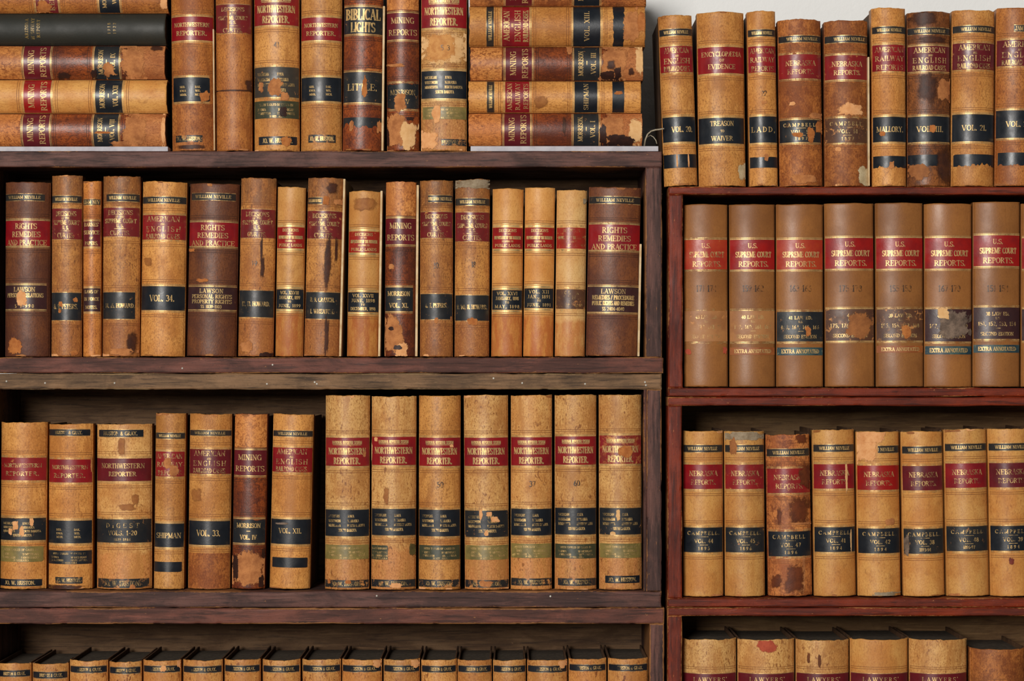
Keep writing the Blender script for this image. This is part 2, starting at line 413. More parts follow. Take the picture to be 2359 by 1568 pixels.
def text_quads(s, h, W, xc, z0, tk=.15, tn=.065):
    """quads (x, z) of a line of text fitted to width W, centred at xc, foot at z0"""
    adv = [GL.get(c, GL[' '])[0] for c in s]
    nat = sum(adv) * h * .92
    sx, track = h * .92, 0.0
    if nat > W: sx *= W / nat
    elif len(s) > 1:
        track = min((W - nat) / (len(s) - 1), h * .55)
        rest = W - nat - track * (len(s) - 1)
        if rest > 0: sx *= min(1.25, 1 + rest / nat)
    tot = sum(a * sx for a in adv) + track * (len(s) - 1)
    x = xc - tot / 2
    Q = []
    for c, a in zip(s, adv):
        for kind, P in GL.get(c, GL[' '])[1]:
            for i in range(len(P) - 1):
                x0, y0 = x + P[i][0] * sx, z0 + P[i][1] * h
                x1, y1 = x + P[i + 1][0] * sx, z0 + P[i + 1][1] * h
                dx, dy = x1 - x0, y1 - y0
                L = math.hypot(dx, dy)
                if L < 1e-9: continue
                vert = abs(dy) / L
                th = (tn + (tk - tn) * vert ** 1.5) * h if kind == 'k' else tn * h
                th = max(th, .00022)
                nx, ny = -dy / L * th / 2, dx / L * th / 2
                ex, ey = dx / L * th * .18, dy / L * th * .18
                Q.append(((x0 - nx - ex, y0 - ny - ey), (x1 - nx + ex, y1 - ny + ey), (x1 + nx + ex, y1 + ny + ey), (x0 + nx - ex, y0 + ny - ey)))
        x += a * sx + track
    return Q

# (line, height down the label 0..1, letter height, width as a share of the spine, sideways shift)
TX = {
 'NWR': [("NATIONAL REPORTER SYSTEM", .17, .11, .66), ("~", .255, .02, .64), ("NORTHWESTERN", .48, .23, .84), ("REPORTER.", .82, .23, .60)],
 'NW2': [("NORTHWESTERN", .34, .17, .82), ("REPORTER.", .70, .19, .72)],
 'NW3': [("NORTHWESTERN", .32, .21, .78), ("REPORTER", .68, .19, .50)],
 'MIN': [("MINING", .28, .22, .70), ("REPORTS", .74, .22, .86)],
 'AER': [("AMERICAN", .16, .21, .74), ("AND", .375, .08, .10), ("ENGLISH", .57, .21, .78), ("RAILROAD CASES.", .87, .19, .78)],
 'ARR': [("AMERICAN", .18, .19, .84), ("RAILWAY", .52, .19, .84), ("REPORTS", .86, .19, .78)],
 'DEC': [("DECISIONS", .17, .16, .66), ("OF THE", .32, .07, .26), ("SUPREME COURT", .46, .15, .84), ("U. S.", .63, .12, .20), ("~", .735, .025, .32), ("CURTIS.", .88, .16, .54)],
 'PUB': [("DECISIONS", .14, .14, .56), ("OF THE", .30, .07, .20), ("DEPARTMENT OF THE INTERIOR", .48, .15, .84), ("RELATING TO", .66, .08, .36), ("PUBLIC LANDS", .86, .14, .80)],
 'RRP': [("RIGHTS", .22, .22, .48), ("REMEDIES", .55, .22, .62), ("AND PRACTICE", .88, .21, .86)],
 'USR': [("U.S.", .20, .16, .22), ("SUPREME COURT", .50, .19, .78, .02), ("REPORTS.", .82, .18, .66, .02)],
 'NEB': [("NEBRASKA", .36, .21, .70), ("REPORTS.", .72, .20, .62)],
 'ENC': [("ENCYCLOPÆDIA", .27, .18, .84), ("OF", .51, .10, .10), ("EVIDENCE", .75, .18, .58)],
 'BIB': [("BIBLICAL", .28, .40, .88), ("LIGHTS", .76, .36, .62)],
 'WN': [("WILLIAM NEVILLE", .5, .48, .72)],
 'HG': [("HUSTON & GRAY.", .5, .54, .62)],
 'JWH': [("JO. W. HUSTON.", .5, .54, .66)],
 'EXT': [("EXTRA ANNOTATED", .5, .5, .8)],
 'ST': [("MICHIGAN", .24, .10, .26, -.28), ("WISCONSIN", .42, .10, .28, -.27), ("MINNESOTA", .59, .10, .28, -.27), ("IOWA", .24, .10, .14, .10), ("NEBRASKA", .42, .10, .25, .15), ("NORTH DAKOTA", .59, .10, .38, .21), ("SOUTH DAKOTA", .77, .11, .40, .02)],
 'ST2': [("NEB.", .40, .09, .13, -.22), ("IOWA", .56, .09, .15, -.21), ("MINN.", .72, .09, .16, -.20), ("DAK.", .40, .09, .13, .19), ("WIS.", .56, .09, .12, .19), ("MICH.", .72, .09, .15, .20)],
 'IDX': [("WITH TABLES OF CASES IN", .22, .13, .74), ("21 IOWA", .50, .14, .20, -.32), ("50 MICHIGAN", .50, .14, .34, .22), ("77 WISCONSIN", .72, .13, .30, -.26), ("1 SOUTH DAKOTA", .72, .13, .36, .22), ("29 NEBRASKA", .90, .12, .34, .02)],
}
TX['LAWY'] = [("LAWYERS'", .18, .14, .62), ("REPORTS", .50, .14, .66), ("ANNOTATED", .80, .14, .70)]
def vol(*ls):  # plain centred lines spread down a label
    n = len(ls)
    return [(l, (i + .5 + (.0 if n > 1 else 0)) / n * (.94 if n > 1 else 1) + (.03 if n > 1 else 0), (.26 if n < 3 else .62 / n), wd) for i, (l, wd) in enumerate(ls)]
def mor(v): return [("MORRISON", .26, .19, .72), ("~", .50, .03, .12), (v, .76, .19, .62 if len(v) > 7 else .5)]
def cam_(v, y): return [("CAMPBELL.", .22, .15, .78), ("~", .37, .02, .22), (v, .54, .16, .46), ("~", .70, .02, .2), (y, .84, .13, .28)]
def law(*ls): return [("LAWSON", .17, .19, .48)] + [(l, .42 + .23 * i, .17, .80) for i, l in enumerate(ls[:-1])] + [(ls[-1], .88, .14, .42)]
def usl(a, b): return [(a, .20, .11, .50), ("U.S.", .34, .07, .10), (b, .52, .12, .80), ("~", .66, .02, .12), ("SECOND EDITION", .84, .11, .70)]
# ------------------------------------------------------------------ the setting
def plaster():
    N = NT('white_plaster')
    v = N.coord()
    N.bump(N.math('ADD', N.noise(v, 90, 5, .7), N.math('MULTIPLY', N.noise(v, 9, 3), .6)), .35, .003)
    return N.fin(N.mix(N.noise(v, 5, 4), (238, 238, 236), (228, 228, 226)), .9, .2)
wall = MB().box(-3.2, 3.2, .235, .36, 0, 2.6).build('wall_back', plaster())
wall['kind'] = 'structure'
def floorm():
    N = NT('worn_floor_planks')
    v = N.coord((1, .08, 1))
    return N.fin(N.mix(N.noise(v, 30, 5), (120, 86, 56), (82, 56, 38)), .5, .3)
fl = MB().box(-3.2, 3.2, -4.6, .235, -.08, 0).build('floor', floorm())
fl['kind'] = 'structure'

W_L = {a: wood('dark_weathered_wood', (98, 66, 58), (70, 51, 47), (44, 32, 30), (164, 112, 68), a, .55, .14) for a in 'xz'}
W_LR = {a: wood('reddish_dark_wood', (108, 64, 52), (80, 52, 45), (52, 36, 32), (168, 116, 70), a, .55, .14) for a in 'xz'}
W_G = wood('grey_brown_bare_wood', (126, 96, 68), (94, 73, 54), (58, 45, 35), (156, 128, 92), 'x', .62, .15)
W_R = {a: wood('red_mahogany_varnish', (118, 42, 18), (92, 32, 16), (56, 20, 13), (184, 120, 70), a, .5, .22) for a in 'xz'}
W_B = wood('brown_back_planks', (112, 84, 58), (90, 66, 46), (66, 48, 36), (130, 100, 70), 'x', .8)
W_BR = wood('tan_back_planks', (128, 98, 64), (108, 80, 52), (86, 62, 42), (140, 110, 74), 'x', .8)
NAIL = plain('pale_nail_head', (206, 202, 190), .4, spec=.5)

def board(name, mat, parent, x0, x1, z0, z1, y0, y1, seed, wear=1.0, wav=.0005):
    """a plank seen end-on: finely gridded front face with rounded, chipped edges"""
    o = Vector((seed * 3.1, seed * 1.7, seed * 5.3))
    def axis(a, b):
        L = b - a
        e = [0, .0007, .0018, .004]
        n = max(2, int((L - .008) / .0028))
        return [a + q for q in e] + [a + .004 + (L - .008) * i / n for i in range(1, n)] + [b - q for q in e[::-1]]
    X, Z = axis(x0, x1), axis(z0, z1)
    nx, nz = len(X), len(Z)
    V, A = [], []
    for iz, z in enumerate(Z):
        for ix, x in enumerate(X):
            d = min(x - x0, x1 - x, z - z0, z1 - z)
            p = Vector((x, 0, z))
            dz = wav * mn.noise(p * 26 + o) * 1.6
            dx = wav * mn.noise(p * 26 + o * 2) * 1.6
            chip = max(0, mn.noise(p * 70 + o) - .22) * .0035 * wear * max(0, 1 - d / .003)
            y = y0 + (.0016 * max(0, 1 - d / .0022) ** 2) + chip + .0003 * mn.noise(p * 60 + o)
            ez = -1 if iz == nz - 1 else (1 if iz == 0 else 0)
            ex = -1 if ix == nx - 1 else (1 if ix == 0 else 0)
            V.append((x + dx * (0 if ex == 0 else 1) + ex * chip * .5, y, z + dz * (0 if ez == 0 else 1) + ez * chip * .5))
            A.append(max(0, (.95 - d / .0034) * 1.0) * (.34 + 1.0 * max(0, mn.noise(p * 11 + o * 3) + .35)) * wear + .18 * max(0, mn.noise(p * 18 + o) - .25))
    F = [(iz * nx + ix, iz * nx + ix + 1, (iz + 1) * nx + ix + 1, (iz + 1) * nx + ix) for iz in range(nz - 1) for ix in range(nx - 1)]
    ring = list(range(nx)) + [i * nx + nx - 1 for i in range(1, nz)] + [(nz - 1) * nx + i for i in range(nx - 2, -1, -1)] + [i * nx for i in range(nz - 2, 0, -1)]
    n0 = len(V)
    for i in ring: V.append((V[i][0], y1, V[i][2])); A.append(.0)
    m = len(ring)
    for j in range(m):
        F.append((ring[(j + 1) % m], ring[j], n0 + j, n0 + (j + 1) % m))
    F.append(tuple(n0 + j for j in range(m))[::-1])
    return link(name, V, F, mat, parent, False, A)

DEPTH = .205
def case(name, label, px, zt, zb, tt, bt, sw, mats, seed, back, wear, strip=None):
    """one open box of a stacked bookcase; px = outer pixel columns, zt/zb = outer top and bottom rows"""
    l, r = px
    root = empty(name, (wx((l + r) / 2), 0, wz(zb)))
    tag(root, label, 'bookcase')
    ox, oz = root.location.x, root.location.z
    X = lambda p: wx(p) - ox
    Z = lambda p: wz(p) - oz
    board('top_board', mats[0], root, X(l), X(r), Z(zt + tt), Z(zt), 0, DEPTH, seed, wear)
    board('bottom_board', mats[1], root, X(l), X(r + (3 if seed == 1 else 0)), Z(zb), Z(zb - bt), 0, DEPTH, seed + 1, wear)
    board('side_panel', mats[2], root, X(l), X(l + sw), Z(zb - bt), Z(zt + tt), .0006, DEPTH, seed + 2, wear)
    board('side_panel', mats[2], root, X(r - sw), X(r), Z(zb - bt), Z(zt + tt), .0006, DEPTH, seed + 3, wear)
    if strip:
        board('inner_strip', mats[2], root, X(r - sw - strip), X(r - sw), Z(zb - bt), Z(zt + tt), .002, DEPTH, seed + 4, wear * .6)
    MB().box(X(l + sw), X(r - sw), DEPTH - .008, DEPTH, Z(zb - bt), Z(zt + tt)).build('back_panel', back, root)
    return root, X, Z
def nails(root, X, Z, pts):
    for x, y in pts:
        bm = bmesh.new()
        bmesh.ops.create_uvsphere(bm, u_segments=8, v_segments=5, radius=.0014)
        V = [(X(x) + v.co.x, -.0002 + v.co.y * .5, Z(y) + v.co.z) for v in bm.verts]
        F = [tuple(q.index for q in f.verts) for f in bm.faces]
        bm.free()
        link('nail_head', V, F, NAIL, root, True)

LX = (-56, 1525)
c1 = case('bookcase_box', 'dark worn wooden bookcase box at upper left, topmost of the dark stack', LX, 348, 859, 37, 36, 38, (W_L['x'], W_LR['x'], W_L['z']), 1, W_B, .75)
c2 = case('bookcase_box', 'dark bookcase box with a grey-brown bare top board, middle of the dark stack', (-56, 1524), 860.5, 1399, 36, 37, 34, (W_G, W_L['x'], W_L['z']), 7, W_B, 1.0, strip=6)
c3 = case('bookcase_box', 'dark bookcase box with a reddish top board, lowest of the dark stack', (-56, 1530), 1400.5, 1962, 36, 37, 34, (W_LR['x'], W_LR['x'], W_L['z']), 13, W_B, 1.1)
nails(*c2, [(15, 878), (104, 882), (264, 882), (615, 884), (725, 880), (730, 884), (1137, 871), (1203, 882), (1348, 884), (1488, 887), (1486, 880)])
nails(*c1, [(628, 840), (420, 848)])
nails(*c2, [(1268, 1373), (868, 1372)])
RX = (1540, 3010)
c4 = case('bookcase_box', 'red mahogany bookcase box holding brown court reports, topmost of the red stack', RX, 430, 913, 18, 20, 33, (W_R['x'], W_R['x'], W_R['z']), 19, W_BR, .6)
c5 = case('bookcase_box', 'red mahogany bookcase box holding a row of tan state reports, middle of the red stack', (1538, 3008), 914.4, 1398, 20, 20, 33, (W_R['x'], W_R['x'], W_R['z']), 25, W_BR, .65)
c6 = case('bookcase_box', 'red mahogany bookcase box with thick speckled pale books, lowest of the red stack', (1538, 3008), 1399.4, 1962, 19, 22, 33, (W_R['x'], W_R['x'], W_R['z']), 31, W_BR, .7)

PAPER = plain('white_card', (188, 185, 190), .8, (172, 169, 175))
def card(x0, x1, y0, y1, label):
    root = MB().box(wx(x0), wx(x1), .003, .17, wz(y1) + .0002, wz(y0), .0004).build('white_card', PAPER)
    tag(root, label, 'card', 'white cards under the stacks of books')
card(-40, 386, 337, 348, 'thin white card under the left stack of lying books')
card(1084, 1517, 336, 348, 'thin white card under the stack of lying books left of the white wall')

# ------------------------------------------------------------------ books
TH = math.radians(40)
class Book:
    """local frame: x across the spine, y into the shelf, z up from tail to head"""
    def __init__(s, w, h, style, seed, d=.165, rag=.0, cap=0.0, th=TH, joint=.0016, cover=None, page='page', boards_up=-.002):
        s.w, s.h, s.seed = w, h, seed
        s.aw = w - 2 * joint
        s.th = th
        s.R = s.aw / (2 * math.sin(th))
        s.sag = s.R * (1 - math.cos(th))
        s.o = Vector((seed * 2.37, seed * 1.13, seed * .71))
        s.lea = leather(style, seed, h)
        s.rag, s.cap, s.d, s.joint = rag, cap, d, joint
        s.root = empty('law_book')
        s.hs = h - cap
        s.make(cover, page, boards_up)
    def P(s, x, z, off=0.0):
        q = max(-1, min(1, x / s.R))
        a = math.asin(q)
        n = .00035 * mn.noise(Vector((x * 22, 0, z * 22)) + s.o)
        r = off + n
        return (x + math.sin(a) * r, s.R * (1 - math.cos(a)) - math.cos(a) * r, z)
    def top(s, x):
        f = .0011 * mn.noise(Vector((x * 40, 3, 0)) + s.o)
        f += s.rag * (mn.noise(Vector((x * 150, 9, 0)) + s.o) + .5 * mn.noise(Vector((x * 420, 5, 0)) + s.o) - .4)
        return s.hs + f
    def bot(s, x):
        return max(.0003, .0005 + .0005 * mn.noise(Vector((x * 200, 30, 0)) + s.o) + s.rag * .6 * max(0, mn.noise(Vector((x * 160, 70, 0)) + s.o)))
    def make(s, cover, page, up):
        nu, nv = 22, 26
        e = s.aw / 2
        xs = [s.R * math.sin(s.th * (2 * i / nu - 1)) for i in range(nu + 1)]
        V, F = [], []
        def col(x, tz):
            z0, z1 = s.bot(x), s.top(x)
            return z0 + (z1 - z0) * tz
        prof = []
        hw = s.w / 2
        j = s.joint
        for sg in (-1,):
            prof += [(-hw, s.sag + .024), (-hw, s.sag + j + .0016), (-hw + j * .35, s.sag + j + .0002), (-hw + j, s.sag + .0012)]
        n1 = len(prof)
        prof += [None] * (nu + 1)
        prof += [(hw - j, s.sag + .0012), (hw - j * .35, s.sag + j + .0002), (hw, s.sag + j + .0016), (hw, s.sag + .024)]
        NC = len(prof)
        T = [0, .004, .012] + [.012 + (.976) * i / nv for i in range(1, nv)] + [.988, .996, 1]
        for layer in (0, 1):
            for it, tz in enumerate(T):
                edge = .0007 if it in (0, len(T) - 1) else (.0002 if it in (1, len(T) - 2) else 0)
                for ic, p in enumerate(prof):
                    if p is None:
                        x = xs[ic - n1]
                        q = s.P(x, col(x, tz), -edge if layer == 0 else -.0014)
                    else:
                        zz = col(max(-e, min(e, p[0])), tz)
                        zz = min(zz, s.h) if abs(p[0]) > hw - j * .5 else zz
                        q = (p[0] * (1 if layer == 0 else (hw - .0007) / hw), p[1] + (0 if layer == 0 else .0008), zz)
                    V.append(q)
        nt = len(T)
        L = nt * NC
        for it in range(nt - 1):
            for ic in range(NC - 1):
                a = it * NC + ic
                F.append((a, a + 1, a + NC + 1, a + NC))
                F.append((L + a, L + a + NC, L + a + NC + 1, L + a + 1))
        for ic in range(NC - 1):
            F.append((ic + 1, ic, L + ic, L + ic + 1))
            a = (nt - 1) * NC + ic
            F.append((a, a + 1, L + a + 1, L + a))
        for it in range(nt - 1):
            a = it * NC
            F.append((a, a + NC, L + a + NC, L + a))
            a = it * NC + NC - 1
            F.append((a + NC, a, L + a, L + a + NC))
        s.spine = link('spine', V, F, s.lea, s.root, True)
        cm = cover or M['cover']
        y0 = s.sag + .0025
        for nm, a, b in (('front_board', hw - .0030, hw - .0006), ('back_board', -hw + .0006, -hw + .0030)):
            MB().box(a, b, y0, s.d, 0, s.h + up - .001, .0006).build(nm, cm, s.root)
        n = 12
        pr = [(-hw + .0034, s.d - .004)] + [(x, s.P(x, 0)[1] * .96 + .0034) for x in [(-hw + .0034) + (2 * hw - .0068) * i / n for i in range(n + 1)]] + [(hw - .0034, s.d - .004)]
        m_ = len(pr)
        zt = s.h - .0055 - s.cap
        link('page_block', [(x, y, .0025) for x, y in pr] + [(x, y, zt) for x, y in pr],
             [(i, (i + 1) % m_, m_ + (i + 1) % m_, m_ + i) for i in range(m_)] + [tuple(range(m_))[::-1], tuple(range(m_, 2 * m_))], M[page], s.root)
    # --- things laid on the spine
    def strip(s, name, xs, lo, hi, mat, off, parent, acc=None):
        """a thin sheet between two outlines; several sheets may be gathered in acc"""
        V, F = acc if acc is not None else ([], [])
        m = max(1, int(max(hh - ll for ll, hh in zip(lo, hi)) / .008))
        n0 = len(V)
        for x, a, c in zip(xs, lo, hi):
            for q in range(m + 1): V.append(s.P(x, a + (c - a) * q / m, off))
        m1 = m + 1
        for i in range(len(xs) - 1):
            if hi[i] - lo[i] < 1e-5 and hi[i + 1] - lo[i + 1] < 1e-5: continue
            a = n0 + i * m1
            for q in range(m): F.append((a + q, a + m1 + q, a + m1 + q + 1, a + q + 1))
        n1 = len(V)      # skirts down to the leather along the head and tail edges
        for x, a, c in zip(xs, lo, hi): V += [s.P(x, a, 0), s.P(x, a, off), s.P(x, c, off), s.P(x, c, 0)]
        for i in range(len(xs) - 1):
            a = n1 + 4 * i
            F += [(a, a + 4, a + 5, a + 1), (a + 2, a + 6, a + 7, a + 3)]
        if acc is None and V:
            return link(name, V, F, mat, parent, True)
    def xs(s, a=None, b=None, n=26):
        e = s.aw / 2
        a = -e if a is None else a
        b = e if b is None else b
        ua, ub = math.asin(max(-1, min(1, a / s.R))), math.asin(max(-1, min(1, b / s.R)))
        return [s.R * math.sin(ua + (ub - ua) * i / n) for i in range(n + 1)]
    def quads(s, name, Q, mat, off, parent, lo=None, hi=None):
        V, F = [], []
        e = s.aw / 2
        for q in Q:
            if max(abs(p[0]) for p in q) > e: continue
            if lo is not None and (min(p[1] for p in q) < lo or max(p[1] for p in q) > hi): continue
            n = len(V)
            V += [s.P(x, z, off) for x, z in q]
            F.append((n, n + 1, n + 2, n + 3))
        if V: return link(name, V, F, mat, parent)
    def label(s, name, z0, z1, lines, mat, o, px):
        rn = random.Random(s.seed * 91 + int(z0 * 1e5))
        e = s.aw / 2
        a = -e + o.get('l', 0) * px
        b = e - o.get('r', 0) * px
        narrow = o.get('l', 0) or o.get('r', 0)
        X = s.xs(a, b, 40 if (o.get('tb') or o.get('tt') or narrow) else 24)
        sl = o.get('sl', 0) * px
        def edge(z, amp, sg, q):
            out = []
            for x in X:
                n = mn.noise(Vector((x * 130, q, 0)) + s.o) + .6 * mn.noise(Vector((x * 420, q, 2)) + s.o)
                r = .00012 * n + sg * amp * px * max(0, n + .15) * .9
                if narrow:   # chewed ends
                    for lim, k_ in ((a, 'l'), (b, 'r')):
                        if o.get(k_, 0):
                            dd = abs(x - lim) / (5 * px)
                            if dd < 1: r += sg * (1 - dd) ** 2 * (z1 - z0) * .14 * max(0, mn.noise(Vector((q * 3 + lim * 90, s.seed, 1))) + .1)
                out.append(z + r + sl * (x / (2 * e)))
            return out
        lo, hi = edge(z0, o.get('tb', 0), 1, 11), edge(z1, o.get('tt', 0), -1, 23)
        lab = None if o.get('bare') else s.strip(name, X, lo, hi, mat, .00035, s.spine)
        f = o.get('f', 0)
        H = z1 - z0
        Q = []
        for ln in lines:
            tx, ry, rh, rw = ln[:4]
            xo = ln[4] if len(ln) > 4 else 0
            xc = (xo + o.get('xo', 0)) * s.w
            if narrow and not o.get('clip'):
                rw = min(rw, .9 * (b - a) / s.w); xc = (a + b) / 2 + xc * (b - a) / s.aw
            zz = z1 - ry * H - rh * H / 2
            if tx == '~':
                hw_, hh = rw * s.w / 2, max(rh * H, .0005) / 2
                Q += [((xc - hw_ + 2 * hw_ * i / 8, zz), (xc - hw_ + 2 * hw_ * (i + 1) / 8, zz), (xc - hw_ + 2 * hw_ * (i + 1) / 8, zz + 2 * hh), (xc - hw_ + 2 * hw_ * i / 8, zz + 2 * hh)) for i in range(8)]
            else:
                small = rh * H < .0062
                Q += [tuple((x, z + sl * (x / (2 * e))) for x, z in q) for q in text_quads(tx, rh * H, rw * s.w, xc, zz, .165 if not small else .2, .07 if not small else .11)]
        par = lab or s.spine
        if Q:
            Q = [q for q in Q if all(a - 1e-5 < p[0] < b + 1e-5 for p in q)]
            s.quads('gold_lettering', Q, o.get('gm') or GN(f), .00052, par)
        g = o.get('g', 1)
        if g:
            Xr = s.xs(a, b, 20)
            for zz, sg in ((z0, -1), (z1, 1)):
                acc = ([], [])
                for d0, d1 in ((((.6, 2.6), (4.2, 5.2)) if g == 1 else ((.4, 1.6),) if g == 2 else ((1, 6), (8, 9.2)))):
                    u0, u1 = sorted((zz + sg * d0 * px, zz + sg * d1 * px))
                    sk = [sl * (x / (2 * e)) for x in Xr]
                    s.strip('', Xr, [u0 + q for q in sk], [u1 + q for q in sk], None, .00025, None, acc)
                link('gilt_rule', acc[0], acc[1], o.get('gr') or GN(min(2, f)), par)
        return lab
    def blob(s, name, cx, cz, w, h, mat, seed, off):
        """an irregular torn or stained patch: rings of a ragged outline laid on the spine"""
        K, RN = 40, 5
        e = s.aw / 2
        so = Vector((seed * 1.9, seed * .37, 4))
        V, F, A = [s.P(max(-e, min(e, cx)), cz, off)], [], [1.0]
        for k_ in range(1, RN + 1):
            f = k_ / RN
            for i in range(K):
                q = 2 * math.pi * i / K
                c_, s_ = math.cos(q), math.sin(q)
                sup = (abs(c_) ** 3.2 + abs(s_) ** 3.2) ** (-1 / 3.2)
                d = Vector((c_ * 1.3, s_ * 1.3, 0)) + so
                r = f * sup * (1.04 + .36 * mn.noise(d) + .16 * mn.noise(d * 2.7))
                x = max(-e, min(e, cx + c_ * r * w / 2))
                z = max(s.bot(x) + .0004, min(s.top(x) - .0005, cz + s_ * r * h / 2))
                V.append(s.P(x, z, off)); A.append(1.25 * (1 - f) if x > -e + 1e-5 and x < e - 1e-5 else 1.0)
        for i in range(K): F.append((0, 1 + i, 1 + (i + 1) % K))
        for k_ in range(RN - 1):
            for i in range(K):
                a, c = 1 + k_ * K, 1 + (k_ + 1) * K
                F.append((a + i, c + i, c + (i + 1) % K, a + (i + 1) % K))
        return link(name, V, F, mat, s.spine, True, A)

PARTN = {'R': 'title_label', 'K': 'volume_label', 'S': 'owner_label', 'G': 'index_label', 'Q': 'shelf_band'}
BOOKN = [0]
def books(row, base, xt, xb, ytop, style, label, parts=(), Y=.006, lie=None, group=None, cover=None, cat='book', rag=None, cap=0, page='page', up=-.002, joint=1.0, rules=True, th=53, d=.165, trim=1.2):
    """one book.  xt, xb = pixel columns of its spine at the head and at the tail, base and ytop = pixel rows"""
    BOOKN[0] += 1
    seed = BOOKN[0]
    sc = (DIST + Y + .004) / DIST
    px = PX * sc
    if lie is None:
        wpx = min(xt[1] - xt[0], xb[1] - xb[0]) - trim
        W_, H_ = wpx * px, (base - ytop) * px
        ct, cb = sum(xt) / 2, sum(xb) / 2
        ang = math.atan2((ct - cb) * px, H_)
        zl = wz(base) + abs(math.sin(ang)) * W_ / 2 + .0002
        H_ = wz(ytop, Y) - zl
        V = lambda y: wz(y, Y) - zl
        U = lambda x, z: wx(x, Y) - wx(cb, Y) - z * math.tan(ang)
    else:      # lying on its side: head to the left
        y1, y0 = lie
        W_, H_ = (y0 - y1) * px, (xb[1] - xt[0]) * px
        ang = -math.pi / 2
        V = lambda x: wx(xb[1], Y) - wx(x, Y)
        U = lambda y, z: ((y0 + y1) / 2 - y) * px
    B = Book(W_, H_, style, seed, d=d, rag=(.0009 if rag is None else rag), cap=cap * px, cover=cover, page=page, boards_up=up, joint=.0008 * joint, th=math.radians(th))
    r = B.root
    r.name = 'law_book'
    r.rotation_euler = (0, ang, 0)
    if lie is None:
        r.location = (wx(cb, Y), Y, zl)
    else:
        r.location = (wx(xb[1], Y), Y, wz((y0 + y1) / 2, Y))
    tag(r, label, cat, group)
    npt = 0
    bands = []
    for p in parts:
        kd = p[0]
        if kd == 'P':
            cx, cy, pw, ph, mat = p[1:6]
            if lie is None: z = V(cy); x = U(cx, z); ww, hh = pw * px, ph * px
            else: z = V(cx); x = U(cy, z); ww, hh = ph * px, pw * px
            npt += 1
            B.blob('dark_stain' if mat in ('dark', 'burn', 'redb', 'sp_', 'rk_') else 'worn_patch', x, z, ww * 1.12, hh * 1.12, M[mat], seed * 7 + npt * 3, .0007 + .00008 * npt)
        elif kd == 'Z':
            z0, z1 = sorted((V(p[1]), V(p[2])))
            X = B.xs()
            lo = [max(B.bot(x) + .0004, z0) for x in X]; hi = [min(B.top(x) - .0005, z1) for x in X]
            B.strip('spine_panel', X, lo, hi, leather(p[3], seed + 300, H_), .0002, B.spine)
        elif kd == 'H':
            z = V(p[1])
            hgt = (p[3] if len(p) > 3 else 15) * px
            fr = p[4] if len(p) > 4 else .22
            B.quads('handwritten_number', text_quads(p[2], hgt, fr * W_, (p[5] if len(p) > 5 else 0.02) * W_, z - hgt / 2, .16, .1), M['ink'], .0014, B.spine)
        elif kd == 'X':     # a board come loose from its leather, its cream edge showing at the right
            x0 = W_ / 2 + p[1] * px
            MB().box(x0, x0 + p[2] * px, B.sag * .2 + .002, d, .001, V(p[3]), .0007).build('loose_board', M['board'], r)
        else:
            z0, z1 = sorted((V(p[1]), V(p[2])))
            tx = p[3]
            lines = TX[tx] if isinstance(tx, str) and tx in TX else (tx or [])
            o = dict(p[4]) if len(p) > 4 else {}
            mk = o.get('c') or {'R': 'R', 'K': 'K', 'S': 'S', 'G': 'G', 'Q': 'K'}[kd]
            if kd in 'S': o.setdefault('g', 2); o.setdefault('gr', M['gold1'])
            if kd in 'GQ': o.setdefault('g', 0)
            B.label(PARTN[kd], z0, z1, lines, M[mk], o, px)
            if kd in 'RK': bands.append((z0, z1))
    if style in ('tan', 'tano', 'curt', 'pale', 'rust', 'brn', 'mott', 'neb', 'vein') and ytop != 0 and base < 1900:
        rn = random.Random(seed * 5 + 1)
        for q in range(rn.choice((1, 2, 2, 3))):     # frayed spots along the tail and head
            tail = rn.random() < .7
            pw, ph = rn.uniform(9, 30) * px, rn.uniform(4, 9) * px
            B.blob('worn_patch', rn.uniform(-.46, .46) * B.aw, ph * .4 if tail else B.hs - ph * .4, pw, ph, M[rn.choice(('suede', 'sued_', 'peach', 'sp_'))], seed * 11 + q, .00055)
    for z0, z1 in bands if rules else ():
        for zz, sg in ((z0, -1), (z1, 1)):
            tool = ([], [])
            for d0 in (11, 15.5):
                zc_ = zz + sg * d0 * px
                if zc_ < .004 or zc_ > H_ - .006: continue
                X = B.xs(n=16)
                B.strip('', X, [zc_ - .0003] * 17, [zc_ + .0003] * 17, None, .00012, None, tool)
            if tool[0]:
                link('tooled_line', tool[0], tool[1], M['toold' if style in ('brn', 'mott', 'stai') else 'tool'], B.spine)
    return B
# ------------------------------------------------------------------ the books, row by row
G1 = 'law books standing on top of the dark bookcase'
G2 = 'law books on the upper shelf of the dark bookcase'
G3 = 'law books on the middle shelf of the dark bookcase'
G4 = 'pale matching books on the lowest shelf of the dark bookcase'
G5 = 'law books standing on top of the red bookcase'
G6 = 'brown court reports on the upper shelf of the red bookcase'
G7 = 'tan state reports on the middle shelf of the red bookcase'
G8 = 'thick speckled books on the lowest shelf of the red bookcase'
GL_ = 'law books lying in the left stack'
GR_ = 'law books lying in the right stack'
def band(lo, hi, t=None, **o): return ('Q', lo, hi, t, o)

